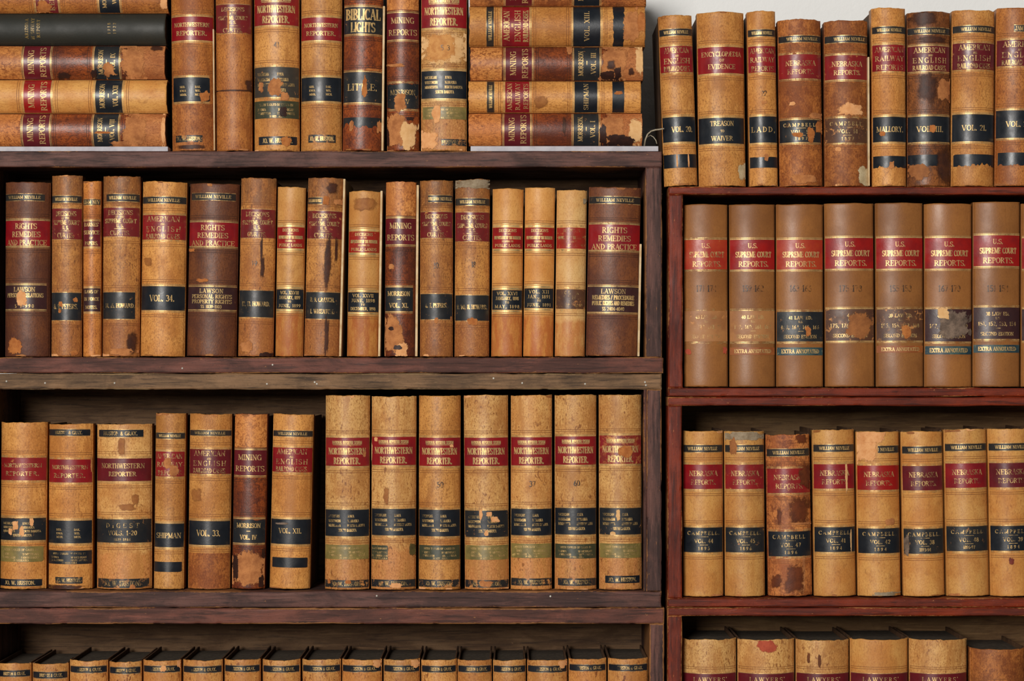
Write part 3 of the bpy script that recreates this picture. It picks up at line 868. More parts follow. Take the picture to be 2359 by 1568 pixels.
# --- A: upright on top of the dark bookcase
def A(xt, xb, ytop, st, lb, parts, **k): return books('A', 347.4, xt, xb, ytop, st, lb, parts, group=G1, **k)
A((389, 489), (393, 492), -55, 'tano', 'orange-tan book with a torn black volume label, right beside the left stack of lying books',
  [('Z', 238, 345, 'rust'), ('R', 38, 92, 'NW2'), ('K', 178, 233, 'ST2', {'r': 8, 'l': 4}), ('Q', 311, 327, 'JWH', {'c': 'K3', 'l': 9, 'r': 24, 'f': 1}),
   ('P', 470, 222, 22, 26, 'rustp'), ('P', 440, 338, 60, 10, 'dark'), ('X', -.3, 3, 66)])
A((493, 577), (496, 579), -50, 'tano', 'narrow orange-tan book with only a cracked maroon label, second upright from the left stack',
  [('R', 10, 76, [("DECISIONS", .17, .13, .64), ("OF THE", .32, .07, .2), ("SUPREME COURT", .47, .13, .8), ("U. S.", .63, .1, .2), ("~", .75, .02, .3), ("CURTIS.", .9, .14, .54)], {'c': 'N2', 'f': 1, 'g': 2, 'tb': 6}),
   ('P', 526, 45, 5, 50, 'suede'), ('P', 540, 208, 74, 4, 'dark'), ('P', 572, 195, 18, 26, 'dark')], rules=False)
A((582, 687), (583, 688), -60, 'tan', 'tan book with flaked grey-black label and split owner strip, third upright from the left stack',
  [('R', -14, 57, 'NWR', {'c': 'R2'}), ('K', 154, 223, 'ST', {'c': 'KG', 'f': 1}), ('G', 232, 272, 'IDX', {'f': 1}), ('Q', 314, 333, 'JWH', {'l': 10, 'r': 4}),
   ('P', 634, 200, 32, 44, 'suede'), ('P', 601, 200, 12, 26, 'suede'), ('P', 655, 222, 20, 20, 'suede'), ('P', 658, 325, 24, 24, 'rustp'), ('P', 652, 258, 18, 24, 'burn'),
   ('H', 103, '41', 11, .12, .02)])
A((690, 788), (691, 786), -55, 'tan', 'clean tan book just left of the dark brown one with huge gold capitals',
  [('R', 40, 92, 'NW2'), ('K', 178, 232, 'ST2'), ('Q', 310, 328, 'JWH', {'c': 'K3', 'l': 17, 'r': 12})])
A((790, 884), (787, 878), -60, 'mott', 'dark brown upright book whose title stands in very large gold capitals on black',
  [('K', 16, 77, 'BIB', {'c': 'K2'}), ('K', 166, 235, [("LITTLE.", .5, .22, .76)], {'c': 'K2'}), ('Q', 270, 294, None, {'tb': 12, 'c': 'K2'}),
   ('P', 840, 202, 12, 46, 'rustp'), ('P', 858, 160, 40, 6, 'rustp'), ('X', .5, 5, 12), ('P', 810, 290, 10, 26, 'suede'), ('P', 872, 290, 12, 30, 'suede')])
A((888, 966), (890, 966), -50, 'mott', 'narrow mottled mining report book with leather peeled off its foot, upright on the dark bookcase',
  [('Z', -50, 22, 'spon'), ('R', 30, 90, 'MIN', {'c': 'N'}), ('K', 192, 250, [("MORRISON", .35, .2, .76), ("V", .72, .17, .12, .15)], {'c': 'K2', 'tt': 7, 'tb': 4, 'f': 1}),
   ('P', 921, 236, 30, 44, 'suede'), ('P', 912, 300, 46, 88, 'suede'), ('P', 940, 312, 36, 70, 'cream'), ('P', 893, 318, 10, 44, 'burn'), ('P', 944, 273, 18, 9, 'burn'), ('P', 912, 150, 40, 8, 'suede')])
A((969, 1076), (968, 1076), -60, 'pale', 'pale book with a glued scrap numbered 53 on bare cloth, beside the right stack',
  [('R', -10, 63, 'NWR'), ('K', 163, 226, 'ST'), ('G', 246, 274, 'IDX', {'c': 'Y', 'f': 1, 'l': 3}), ('Q', 320, 335, 'JWH', {'c': 'K3', 'l': 46, 'f': 1, 'clip': 1}),
   ('P', 1022, 110, 100, 84, 'cream'), ('P', 1017, 108, 74, 66, 'rustp2'), ('P', 1006, 262, 22, 44, 'peach'), ('P', 988, 322, 44, 40, 'peach'), ('H', 110, '53', 12, .2, .03)], th=36)

# --- the two stacks of lying books
def LY(lie, xl, xr, st, lb, parts, g, **k): return books('S', 0, (xl, xl), (xl, xr), 0, st, lb, parts, lie=lie, group=g, **k)
def mining(v, o, c='N', lc='K2', tail=()):
    return [('Z', o - 140, o + 46, 'spon'), ('R', o + 52, o + 112, 'MIN', {'c': c}), ('K', o + 215, o + 271, mor(v), {'c': lc})] + list(tail)
LY((260, 336), -22, 382, 'mott', 'mottled mining report book with a bare suede tail, lowest of the left stack',
   mining('VOL. VIII', 0, tail=[('Z', 300, 382, 'sued'), ('P', 312, 300, 60, 70, 'suede'), ('P', 276, 330, 50, 14, 'suede'), ('P', 376, 300, 12, 68, 'peach'), ('P', 236, 305, 40, 5, 'rustp')]), GL_)
LY((182, 258.6), -20, 384, 'neb', 'smooth light tan lying book with a bright red label, second lowest of the left stack',
   [('R', 54, 116, 'MIN', {'c': 'B'}), ('K', 219, 280, mor('VOL. XXII'), {'c': 'K'})], GL_)
LY((103, 181), -24, 380, 'mott', 'mottled lying book with a torn black label, just under the plain black one',
   mining('VOL. IX', 2, tail=[('Z', 292, 380, 'sued'), ('P', 306, 143, 60, 76, 'suede'), ('P', 250, 158, 26, 34, 'suede'), ('P', 360, 110, 30, 12, 'dark'), ('P', 145, 172, 30, 14, 'burn'), ('P', 215, 168, 16, 20, 'burn')]), GL_)
b = LY((29, 101.6), -24, 381, 'grn', 'plain dark green-black cloth-bound book with tiny gilt lettering, lying in the left stack',
   [('K', 40, 100, [("ARIZONA", .35, .12, .62), ("HIGHWAY", .58, .12, .66), ("REPORT", .80, .12, .56)], {'bare': 1, 'g': 0, 'gm': M['dimgilt']}), ('K', 240, 272, [("1918", .34, .2, .34), ("1922", .74, .2, .34)], {'bare': 1, 'g': 0, 'gm': M['dimgilt']})], GL_, rules=False, cover=M['coverg'], rag=0)
LY((-50, 27.5), -24, 386, 'tano', 'tan lying book with a torn red label, topmost of the left stack',
   [('R', 82, 132, 'MIN', {'c': 'N2'}), ('K', 228, 274, mor('VOL. XX'), {}), ('P', 100, 16, 34, 30, 'rustp'), ('P', 378, 8, 22, 26, 'peach')], GL_)

LY((259, 335), 1079, 1481, 'mott', 'mottled mining report book with flaked tail, lowest of the right stack',
   [('Z', 1070, 1154, 'spon'), ('R', 1162, 1221, 'MIN', {'c': 'N'}), ('K', 1322, 1379, mor('VOL. I'), {'c': 'K2'}),
    ('Z', 1400, 1481, 'sued'), ('P', 1410, 296, 60, 68, 'suede'), ('P', 1464, 302, 34, 60, 'cream'), ('P', 1390, 310, 18, 46, 'burn'), ('P', 1428, 322, 70, 26, 'burn'), ('P', 1300, 290, 8, 40, 'dark')], GR_)
LY((185, 257.8), 1079, 1478, 'tan', 'tan lying book with two black bands, second from the bottom of the right stack',
   [('S', 1122, 1138, 'WN'), ('R', 1164, 1219, 'ARR', {'c': 'R'}), ('K', 1324, 1376, [("SHIPMAN", .5, .2, .82)], {}), ('Q', 1411, 1438, None, {}), ('P', 1425, 214, 20, 8, 'rustp'), ('P', 1245, 235, 30, 26, 'sp_')], GR_)
LY((106, 184), 1083, 1483, 'mott', 'mottled lying book with dark spots on its bare tail, in the right stack',
   [('Z', 1075, 1156, 'spon'), ('R', 1165, 1225, 'MIN', {'c': 'N'}), ('K', 1323, 1381, mor('VOL. III'), {'c': 'K2'}),
    ('Z', 1400, 1483, 'sued'), ('P', 1416, 145, 66, 74, 'suede'), ('P', 1474, 140, 20, 70, 'cream'), ('P', 1400, 172, 36, 20, 'burn'), ('P', 1424, 168, 16, 30, 'burn'), ('P', 1408, 150, 18, 22, 'dark'), ('P', 1454, 164, 12, 16, 'dark'), ('P', 1312, 116, 14, 24, 'suede')], GR_)
LY((12, 104.6), 1081, 1488, 'tan', 'thick golden-tan lying book labelled VOL. XIII, second from the top of the right stack',
   [('S', 1121, 1137, 'WN'), ('R', 1157, 1219, 'AER', {'c': 'R'}), ('K', 1321, 1383, [("VOL. XIII.", .5, .18, .74)], {}), ('Q', 1412, 1439, None, {'c': 'K', 'tt': 3, 'tb': 5}), ('P', 1455, 60, 40, 76, 'suede'), ('P', 1478, 50, 20, 50, 'rustp')], GR_)
LY((-66, 11), 1082, 1490, 'marb', 'brown lying book topmost of the right stack, only its lower edge in the photo', [('R', 1165, 1225, 'MIN', {'c': 'N'}), ('K', 1323, 1381, mor('VOL. II'), {})], GR_)

# --- B: upper shelf of the dark bookcase
def Bk(xt, xb, ytop, st, lb, parts, **k): return books('B', 822.4, xt, xb, ytop, st, lb, parts, group=G2, **k)
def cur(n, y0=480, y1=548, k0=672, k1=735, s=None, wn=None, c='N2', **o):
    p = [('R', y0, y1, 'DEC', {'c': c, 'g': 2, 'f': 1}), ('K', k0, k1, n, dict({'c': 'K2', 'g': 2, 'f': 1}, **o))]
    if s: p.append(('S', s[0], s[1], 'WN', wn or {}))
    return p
def pub(y0, k0, v, a, bb, c='B', kc='K', f=0, dy=48, dk=45):
    return [('R', y0, y0 + dy, 'PUB', {'c': c, 'f': f, 'g': 3}), ('K', k0, k0 + dk, [(v, .17, .17, .66), (a, .42, .17, .74), ("TO", .63, .1, .12), (bb, .84, .16, .78)], {'c': kc, 'f': f, 'g': 3})]
Bk((7, 112), (5, 111), 418, 'brn', 'dark brown RIGHTS book with a torn plum label, leftmost on the upper shelf',
   [('S', 447, 461, 'WN', {'r': 10}), ('R', 508, 565, 'RRP', {'c': 'R'}), ('K', 657, 711, law('PERSONAL RELATIONS', '§ 1-990'), {'c': 'D', 'r': 6}), ('P', 50, 688, 24, 44, 'peach'), ('P', 34, 798, 34, 40, 'rustp')])
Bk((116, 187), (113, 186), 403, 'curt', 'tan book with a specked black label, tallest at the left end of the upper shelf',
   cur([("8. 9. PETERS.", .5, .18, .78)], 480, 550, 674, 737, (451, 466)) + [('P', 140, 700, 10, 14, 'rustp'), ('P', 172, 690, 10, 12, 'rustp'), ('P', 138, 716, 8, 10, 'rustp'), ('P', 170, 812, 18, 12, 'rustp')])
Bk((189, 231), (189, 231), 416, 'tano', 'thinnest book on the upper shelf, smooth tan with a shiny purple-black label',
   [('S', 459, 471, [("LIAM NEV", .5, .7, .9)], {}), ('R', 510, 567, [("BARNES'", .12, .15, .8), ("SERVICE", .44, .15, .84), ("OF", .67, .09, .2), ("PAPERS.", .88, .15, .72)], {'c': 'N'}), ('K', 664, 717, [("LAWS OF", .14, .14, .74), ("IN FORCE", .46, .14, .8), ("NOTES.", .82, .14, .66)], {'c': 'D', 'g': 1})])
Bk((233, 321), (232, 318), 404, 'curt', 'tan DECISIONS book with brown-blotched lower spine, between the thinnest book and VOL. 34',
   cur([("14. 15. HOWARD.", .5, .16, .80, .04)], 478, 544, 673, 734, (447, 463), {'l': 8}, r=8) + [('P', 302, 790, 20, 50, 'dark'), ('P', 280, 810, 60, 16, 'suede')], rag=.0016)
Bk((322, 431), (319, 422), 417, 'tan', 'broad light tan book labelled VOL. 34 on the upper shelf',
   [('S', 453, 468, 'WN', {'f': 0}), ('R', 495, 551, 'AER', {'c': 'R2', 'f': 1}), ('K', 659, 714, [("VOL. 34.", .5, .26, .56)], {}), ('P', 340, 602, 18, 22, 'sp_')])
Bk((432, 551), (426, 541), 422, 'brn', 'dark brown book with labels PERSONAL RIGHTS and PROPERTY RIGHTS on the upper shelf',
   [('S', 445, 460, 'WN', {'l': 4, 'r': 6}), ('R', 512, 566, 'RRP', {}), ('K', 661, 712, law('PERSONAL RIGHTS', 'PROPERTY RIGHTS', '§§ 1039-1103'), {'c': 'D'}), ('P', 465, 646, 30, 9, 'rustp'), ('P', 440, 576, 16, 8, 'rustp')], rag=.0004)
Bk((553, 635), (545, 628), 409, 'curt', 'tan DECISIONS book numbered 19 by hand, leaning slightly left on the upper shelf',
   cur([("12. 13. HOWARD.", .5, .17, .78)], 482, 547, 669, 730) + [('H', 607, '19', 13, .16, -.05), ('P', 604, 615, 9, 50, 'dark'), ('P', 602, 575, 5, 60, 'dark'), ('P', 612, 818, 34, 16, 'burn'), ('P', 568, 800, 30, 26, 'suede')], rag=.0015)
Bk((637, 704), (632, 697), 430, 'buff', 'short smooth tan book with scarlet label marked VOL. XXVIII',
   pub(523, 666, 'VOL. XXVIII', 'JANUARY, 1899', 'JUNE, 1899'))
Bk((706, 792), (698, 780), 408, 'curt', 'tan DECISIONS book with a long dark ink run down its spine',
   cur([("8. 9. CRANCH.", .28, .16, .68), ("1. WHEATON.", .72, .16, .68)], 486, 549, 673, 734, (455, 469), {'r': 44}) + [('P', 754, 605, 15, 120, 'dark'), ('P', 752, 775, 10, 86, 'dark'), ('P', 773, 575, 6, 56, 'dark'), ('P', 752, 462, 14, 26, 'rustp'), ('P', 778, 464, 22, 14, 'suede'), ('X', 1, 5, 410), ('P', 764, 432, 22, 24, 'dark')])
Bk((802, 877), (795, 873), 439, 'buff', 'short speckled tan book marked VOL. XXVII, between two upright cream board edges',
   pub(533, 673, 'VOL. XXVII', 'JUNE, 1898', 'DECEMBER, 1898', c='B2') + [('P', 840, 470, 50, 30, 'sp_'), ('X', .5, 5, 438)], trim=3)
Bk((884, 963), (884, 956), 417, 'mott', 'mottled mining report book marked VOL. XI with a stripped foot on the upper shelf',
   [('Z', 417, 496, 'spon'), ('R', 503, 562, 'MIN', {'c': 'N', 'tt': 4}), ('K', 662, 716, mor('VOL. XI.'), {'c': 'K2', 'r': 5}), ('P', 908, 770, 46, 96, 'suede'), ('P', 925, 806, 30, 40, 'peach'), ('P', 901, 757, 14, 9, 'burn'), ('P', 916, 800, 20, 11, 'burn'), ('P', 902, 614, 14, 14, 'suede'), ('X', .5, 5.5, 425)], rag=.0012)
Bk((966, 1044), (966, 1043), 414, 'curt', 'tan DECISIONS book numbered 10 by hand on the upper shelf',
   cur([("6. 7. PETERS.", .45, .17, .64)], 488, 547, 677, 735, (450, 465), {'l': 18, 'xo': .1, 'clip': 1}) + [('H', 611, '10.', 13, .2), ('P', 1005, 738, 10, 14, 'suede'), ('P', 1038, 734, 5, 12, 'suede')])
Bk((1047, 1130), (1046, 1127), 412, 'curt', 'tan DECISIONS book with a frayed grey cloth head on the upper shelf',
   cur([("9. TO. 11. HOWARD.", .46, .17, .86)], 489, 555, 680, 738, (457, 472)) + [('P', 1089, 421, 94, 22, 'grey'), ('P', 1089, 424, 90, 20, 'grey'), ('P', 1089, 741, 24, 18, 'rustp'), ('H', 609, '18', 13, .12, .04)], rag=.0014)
Bk((1134, 1207), (1131, 1203), 434, 'buff', 'short smooth pale tan book with label marked VOL. XXVI on the upper shelf',
   pub(524, 668, 'VOL. XXVI', 'JANUARY, 1898', 'MAY, 1898'), rag=.0004)
Bk((1208, 1281), (1205, 1275), 431, 'buff', 'short smooth tan book with label marked VOL. XII and 1891 on the upper shelf',
   pub(524, 664, 'VOL. XII', 'JAN., 1891', 'JUNE, 1891', c='B'), rag=.0004)
Bk((1283, 1353), (1278, 1348), 437, 'buf2', 'short pale tan book whose volume label is rubbed to brown',
   pub(524, 666, 'VOL. X.', 'JAN.', 'JUNE, 1890', c='B2', kc='W', f=2) + [('P', 1346, 462, 9, 14, 'grey')])
Bk((1354, 1482), (1350, 1471), 430, 'brn', 'widest dark brown book, at the right end of the upper shelf against the case side',
   [('S', 453, 468, 'WN', {}), ('R', 517, 575, 'RRP', {}), ('K', 661, 718, law('REMEDIES / PROCEDURE', 'PUBLIC RIGHTS AND REMEDIES', '§§ 2404-4040'), {'c': 'D'}), ('X', -1.5, 5, 560)], th=44)

# --- C: middle shelf of the dark bookcase
def C(xt, xb, ytop, st, lb, parts, Y=.02, **k): return books('C', 1361.4, xt, xb, ytop, st, lb, parts, Y=Y, group=G3, **k)
C((-4, 105), (-6, 101), 972, 'tan', 'tan book with a peeling olive label, at the left end of the middle shelf',
  [('R', 1054, 1106, 'NW2', {'c': 'R2', 'f': 1}), ('K', 1193, 1244, 'ST', {'c': 'K2', 'tt': 3}), ('G', 1258, 1294, 'IDX', {'c': 'Y', 'r': 4}), ('Q', 1334, 1350, 'JWH', {'r': 6}),
   ('P', 36, 1210, 16, 22, 'peach'), ('P', 50, 1224, 10, 26, 'peach'), ('P', 72, 1202, 9, 22, 'peach'), ('P', 24, 1224, 10, 16, 'peach')])
C((107, 211), (106, 208), 975, 'tan', 'tan book with two black lower labels, second from left on the middle shelf',
  [('S', 989, 1003, 'HG', {'c': 'K', 'r': 4, 'f': 1}), ('R', 1058, 1111, 'NW2', {'c': 'R', 'f': 1}), ('K', 1199, 1251, 'ST2', {}), ('Q', 1268, 1299, 'IDX', {'f': 1}), ('Q', 1329, 1344, 'JWH', {'c': 'K3', 'l': 18, 'r': 18, 'f': 1}), ('P', 207, 1070, 6, 34, 'suede'), ('P', 150, 1354, 80, 14, 'dark')])
C((216, 347), (217, 345), 976, 'pale', 'broad cream-tan DIGEST book with brown speckles on the middle shelf',
  [('S', 990, 1006, 'HG', {'c': 'K', 'l': 5, 'r': 16, 'f': 1}), ('R', 1056, 1108, 'NW3', {'c': 'N'}), ('K', 1196, 1250, [("DIGEST", .26, .2, .60), ("VOLS. 1-20", .58, .19, .52), ("1879-1884", .86, .1, .3)], {'c': 'K2', 'f': 1}), ('Q', 1333, 1354, 'JWH', {'c': 'K3', 'l': 3, 'r': 4, 'f': 1}),
   ('P', 280, 1028, 16, 44, 'sp_'), ('P', 292, 1168, 34, 16, 'sp_'), ('P', 310, 1150, 16, 26, 'sp_'), ('P', 304, 1356, 16, 18, 'suede')])
C((353, 429), (351, 421), 951, 'tan', 'narrow tan book with a gouged red label and two black bands on the middle shelf',
  [('S', 997, 1010, 'WN', {}), ('R', 1040, 1097, 'ARR', {'c': 'R2', 'f': 1}), ('K', 1206, 1260, [("SHIPMAN", .5, .22, .82)], {}), ('Q', 1294, 1317, None, {'r': 3}), ('P', 386, 1066, 20, 26, 'suede'), ('P', 400, 1084, 22, 28, 'suede')])
C((431, 535), (429, 527), 953, 'tan', 'tan book labelled VOL. 33 with a browner foot on the middle shelf',
  [('S', 991, 1003, 'WN', {}), ('R', 1035, 1091, 'AER', {'c': 'N', 'f': 1}), ('K', 1200, 1255, [("VOL. 33.", .5, .25, .56)], {}), ('Z', 1274, 1358, 'rust'), ('P', 452, 1140, 24, 30, 'sp_')])
C((537, 617), (531, 608), 953, 'mott', 'mottled dark mining report book marked VOL. IV on the middle shelf',
  [('Z', 953, 1030, 'spon'), ('R', 1037, 1094, 'MIN', {'c': 'N'}), ('K', 1196, 1250, mor('VOL. IV'), {'c': 'K2', 'tt': 4}), ('P', 572, 1312, 70, 84, 'suede'), ('P', 542, 1306, 14, 60, 'burn'), ('P', 604, 1275, 8, 24, 'burn'), ('P', 600, 1340, 10, 30, 'burn')])
C((621, 727), (618, 712), 953, 'tan', 'tan book labelled VOL. XII with a creased black label, beside the empty gap',
  [('S', 992, 1005, 'WN', {}), ('R', 1031, 1087, 'AER', {'c': 'R', 'f': 1}), ('K', 1196, 1253, [("VOL. XII.", .46, .2, .56)], {}), ('Q', 1284, 1307, None, {'l': 5, 'r': 5}), ('P', 650, 1206, 36, 5, 'greyp')])
def nwr(yr, yk, yg, yp, g='Y', r='R', kk='K', no=None, po=None, go=None, **o):
    p = [('R', yr, yr + 65, 'NWR', {'c': r}), ('K', yk, yk + 61, 'ST', {'c': kk, 'f': 1}), ('G', yg, yg + 33, 'IDX', dict({'c': g, 'f': 1}, **(go or {}))), ('Q', yp, yp + 17, 'JWH', dict({'c': 'K3', 'f': 1}, **(po or {})))]
    if no: p.append(('H', yk - 58, no, 13, .15))
    return p
C((748, 851), (746, 849), 910, 'pale', 'tall pale law reporter with a torn leather curl on its left side',
  nwr(1008, 1174, 1255, 1336, 'Y', 'R2') + [('P', 838, 1046, 7, 16, 'suede'), ('P', 758, 1340, 8, 12, 'rustp'), ('P', 802, 1340, 14, 10, 'rustp')], Y=.012)
C((853, 960), (853, 957), 912, 'pale', 'tall pale law reporter with most of its olive label rubbed off',
  nwr(1006, 1172, 1256, 1335, 'G', go={'r': 62}) + [('P', 949, 1266, 16, 28, 'oli_'), ('P', 866, 1012, 9, 10, 'peach'), ('P', 890, 1142, 12, 40, 'sp_'), ('P', 912, 1348, 30, 12, 'peach'), ('P', 856, 1040, 4, 44, 'cream')], Y=.012)
C((964, 1061), (963, 1060), 911, 'tan', 'tall tan-brown law reporter with dark green label, third right of the gap',
  nwr(1008, 1174, 1256, 1335, 'G', no='50') + [('P', 1040, 1027, 8, 8, 'peach')], Y=.012)
C((1065, 1173), (1070, 1173), 909, 'pale', 'tall pale law reporter with scratched black label, broad and fourth right of the gap',
  nwr(1008, 1176, 1256, 1336, 'Y', 'R', 'K2') + [('P', 1108, 1184, 8, 26, 'peach'), ('P', 1126, 1184, 14, 12, 'peach'), ('P', 1140, 1196, 20, 14, 'peach'), ('P', 1120, 1228, 10, 14, 'peach'), ('P', 1118, 1344, 34, 16, 'suede')], Y=.012)
C((1175, 1274), (1176, 1272), 909, 'pale', 'tall pale law reporter numbered 37 by hand',
  nwr(1007, 1172, 1252, 1332, 'Y', 'R', no='37') + [('P', 1205, 1301, 6, 8, 'sp_')], Y=.012)
C((1277, 1376), (1278, 1375), 909, 'pale', 'tall blotchy pale law reporter with bright crimson label, second from the case side',
  nwr(1005, 1170, 1253, 1332, 'G', 'R', 'K', no='60', po={'l': 6}), Y=.012)
C((1379, 1480), (1381, 1480), 908, 'pale', 'tall pale law reporter with its red label worn through, last on the middle shelf',
  nwr(1003, 1170, 1252, 1326, 'Y', 'R3', 'K2', po={'l': 12, 'c': 'K', 'r': 4}) + [('P', 1424, 1186, 10, 26, 'cream'), ('P', 1440, 1040, 34, 30, 'rustp'), ('P', 1412, 1228, 14, 9, 'cream')], Y=.012)

# --- D: lowest shelf of the dark bookcase
xs = [(-12, 68, 1526), (70, 154, 1526), (156, 245, 1520), (248, 323, 1522), (326, 414, 1519), (418, 510, 1519), (514, 598, 1517), (602, 690, 1518), (694, 784, 1517), (786, 879, 1517), (882, 967, 1517), (969, 1052, 1518), (1053, 1133, 1518), (1135, 1212, 1518), (1214, 1308, 1518), (1310, 1398, 1515), (1401, 1494, 1515)]
dl = ['leftmost pale book on the lowest dark shelf, cut by the photo edge', 'pale book with the lowest owner strip, second from left on the lowest dark shelf', 'pale book third from left on the lowest dark shelf', 'narrow pale book fourth from left on the lowest dark shelf',
      'pale book with torn owner strip and lifted leather sliver on the lowest dark shelf', 'broad pale book right of the lifted leather sliver on the lowest dark shelf', 'pale book seventh from left on the lowest dark shelf', 'pale book eighth from left on the lowest dark shelf', 'pale book ninth from left, mid lowest dark shelf',
      'pale veined book eighth from the right end of the lowest dark shelf', 'pale veined book seventh from the right end of the lowest dark shelf', 'brown-veined pale book sixth from the right end of the lowest dark shelf', 'pale book fifth from the right end of the lowest dark shelf', 'narrowest pale book fourth from the right end of the lowest dark shelf', 'broad pale book with torn head, third from right on the lowest dark shelf', 'clean pale book second from the right end of the lowest dark shelf', 'pale book against the case side at the right end of the lowest dark shelf']
for i, (a, bx, tp) in enumerate(xs):
    sy = {0: 18, 1: 22, 2: 15, 3: 15, 4: 15}.get(i, 16)
    P_ = [('S', tp + sy, tp + sy + 14, 'HG', {'c': 'K', 'l': 1, 'r': 1, 'f': 1, 'xo': .05, 'gr': M['silver']}), ('R', tp + 92, tp + 150, 'NWR', {}), ('K', tp + 250, tp + 310, 'ST', {})]
    if i == 4: P_ += [('P', 376, 1540, 14, 16, 'peach'), ('P', 410, 1530, 10, 22, 'peach')]
    if i in (9, 10, 14): P_.append(('P', bx - 12, tp + 12, 20, 20, 'peach'))
    books('D', 1924.4, (a, bx), (a + 1, bx + 1), tp, 'vein', dl[i], P_, Y=.012, group=G4, cap=2, up=0)

# --- E: upright on top of the red bookcase, all leaning a little to the left
def E(xt, xb, ytop, st, lb, parts, Y=.004, **k): return books('E', 429.2, xt, xb, ytop, st, lb, parts, Y=Y, group=G5, **k)
E((1511, 1601), (1531, 1609), 34, 'tan', 'tan book labelled VOL. 20 leaning over the dark case, leftmost on the red bookcase',
  [('S', 66, 81, 'WN', {}), ('R', 106, 165, 'AER', {'c': 'R', 'f': 1}), ('K', 269, 326, [("VOL. 20.", .5, .22, .62, .08)], {}), ('Q', 355, 386, None, {}), ('P', 1560, 370, 4, 32, 'peach'), ('P', 1586, 370, 4, 34, 'peach')])
E((1603, 1720), (1612, 1721), 26, 'tan', 'broad tan book with the words TREASON and WAIVER on black, second on the red bookcase',
  [('R', 108, 168, 'ENC', {}), ('K', 271, 330, [("TREASON", .22, .19, .50), ("TO", .52, .09, .08), ("WAIVER", .80, .18, .46)], {'r': 2}), ('P', 1710, 396, 18, 40, 'pagep'), ('P', 1718, 240, 4, 110, 'dark')])
E((1722, 1788), (1728, 1795), 24, 'tan', 'narrow tan railway report book with a handwritten 22 on the red bookcase',
  [('S', 68, 83, 'WN', {}), ('R', 106, 166, 'ARR', {'c': 'R', 'f': 1}), ('K', 268, 328, [("LADD,", .5, .2, .84)], {}), ('Q', 361, 386, None, {'tt': 2}), ('H', 215, '22', 12, .2), ('P', 1766, 362, 10, 18, 'suede'), ('P', 1760, 236, 14, 7, 'suede')])
E((1791, 1897), (1799, 1899), 43, 'rust', 'rough orange-brown state report book with a torn black label, fourth on the red bookcase',
  [('S', 82, 96, 'WN', {'xo': .04}), ('R', 125, 180, 'NEB', {'c': 'R2', 'f': 1}), ('K', 276, 327, cam_('VOL. 50', '1897'), {'c': 'K2', 'r': 3}), ('P', 1868, 310, 18, 40, 'rustp'), ('P', 1838, 310, 24, 12, 'rustp'), ('P', 1882, 266, 44, 14, 'suede'), ('P', 1888, 292, 18, 28, 'rustp'), ('P', 1826, 238, 14, 9, 'peach'), ('P', 1852, 412, 60, 22, 'suede')], rag=.0014)
E((1898, 2006), (1903, 2004), 46, 'rust', 'rough reddish-brown state report book with cream pages bared at its lower right corner',
  [('S', 82, 97, 'WN', {'xo': .06}), ('R', 127, 182, 'NEB', {'c': 'R2'}), ('K', 272, 328, cam_('VOL. 51', '1897'), {'c': 'W', 'f': 1}), ('P', 1960, 252, 62, 28, 'peach'), ('P', 1932, 343, 14, 12, 'peach'), ('P', 1994, 404, 34, 46, 'pagep'), ('X', -2, 4, 130)], rag=.001)
E((2009, 2090), (2013, 2092), 17, 'tan', 'light tan book with a pale clean head, tallest on the red bookcase',
  [('S', 61, 76, 'WN', {}), ('R', 103, 163, 'ARR', {'c': 'R', 'f': 1}), ('K', 269, 326, [("MALLORY.", .5, .22, .78)], {}), ('Q', 359, 386, None, {'tb': 7}), ('P', 2034, 308, 14, 12, 'rustp'), ('P', 2054, 380, 12, 18, 'suede')])
E((2093, 2194), (2094, 2194), 26, 'stai', 'darkly stained brown book labelled VOL. III with a bare leather scrap on the red bookcase',
  [('S', 64, 78, 'WN', {}), ('R', 106, 163, 'AER', {'c': 'N'}), ('K', 268, 326, [("VOL. III.", .5, .22, .62)], {}), ('Q', 356, 382, None, {'r': 30, 'tb': 3}), ('P', 2176, 205, 34, 56, 'suede'), ('P', 2132, 40, 56, 30, 'dark'), ('P', 2150, 91, 60, 14, 'dark'), ('P', 2138, 200, 40, 60, 'dark'), ('P', 2175, 380, 34, 80, 'dark'), ('P', 2148, 296, 16, 20, 'rustp'), ('P', 2120, 395, 46, 40, 'sued_')])
E((2197, 2298), (2195, 2294), 22, 'tan', 'orange-tan book labelled VOL. 21, second from the right on the red bookcase',
  [('S', 59, 74, 'WN', {'xo': .04}), ('R', 99, 159, 'AER', {'c': 'N', 'f': 1}), ('K', 263, 325, [("VOL. 21.", .5, .2, .58)], {}), ('Q', 355, 383, None, {'tb': 10, 'l': 3})])
E((2300, 2402), (2296, 2396), 17, 'tano', 'orange-brown book at the far right of the red bookcase top, cut by the photo edge',
  [('S', 58, 72, [("WILLIAM NEVILLE", .5, .66, .8)], {'l': 34, 'xo': .08, 'clip': 1}), ('R', 92, 151, 'AER', {'c': 'N', 'f': 1}), ('K', 254, 317, [("VOL. 22.", .5, .2, .58)], {}), ('Q', 351, 381, None, {'tb': 9, 'l': 4})])

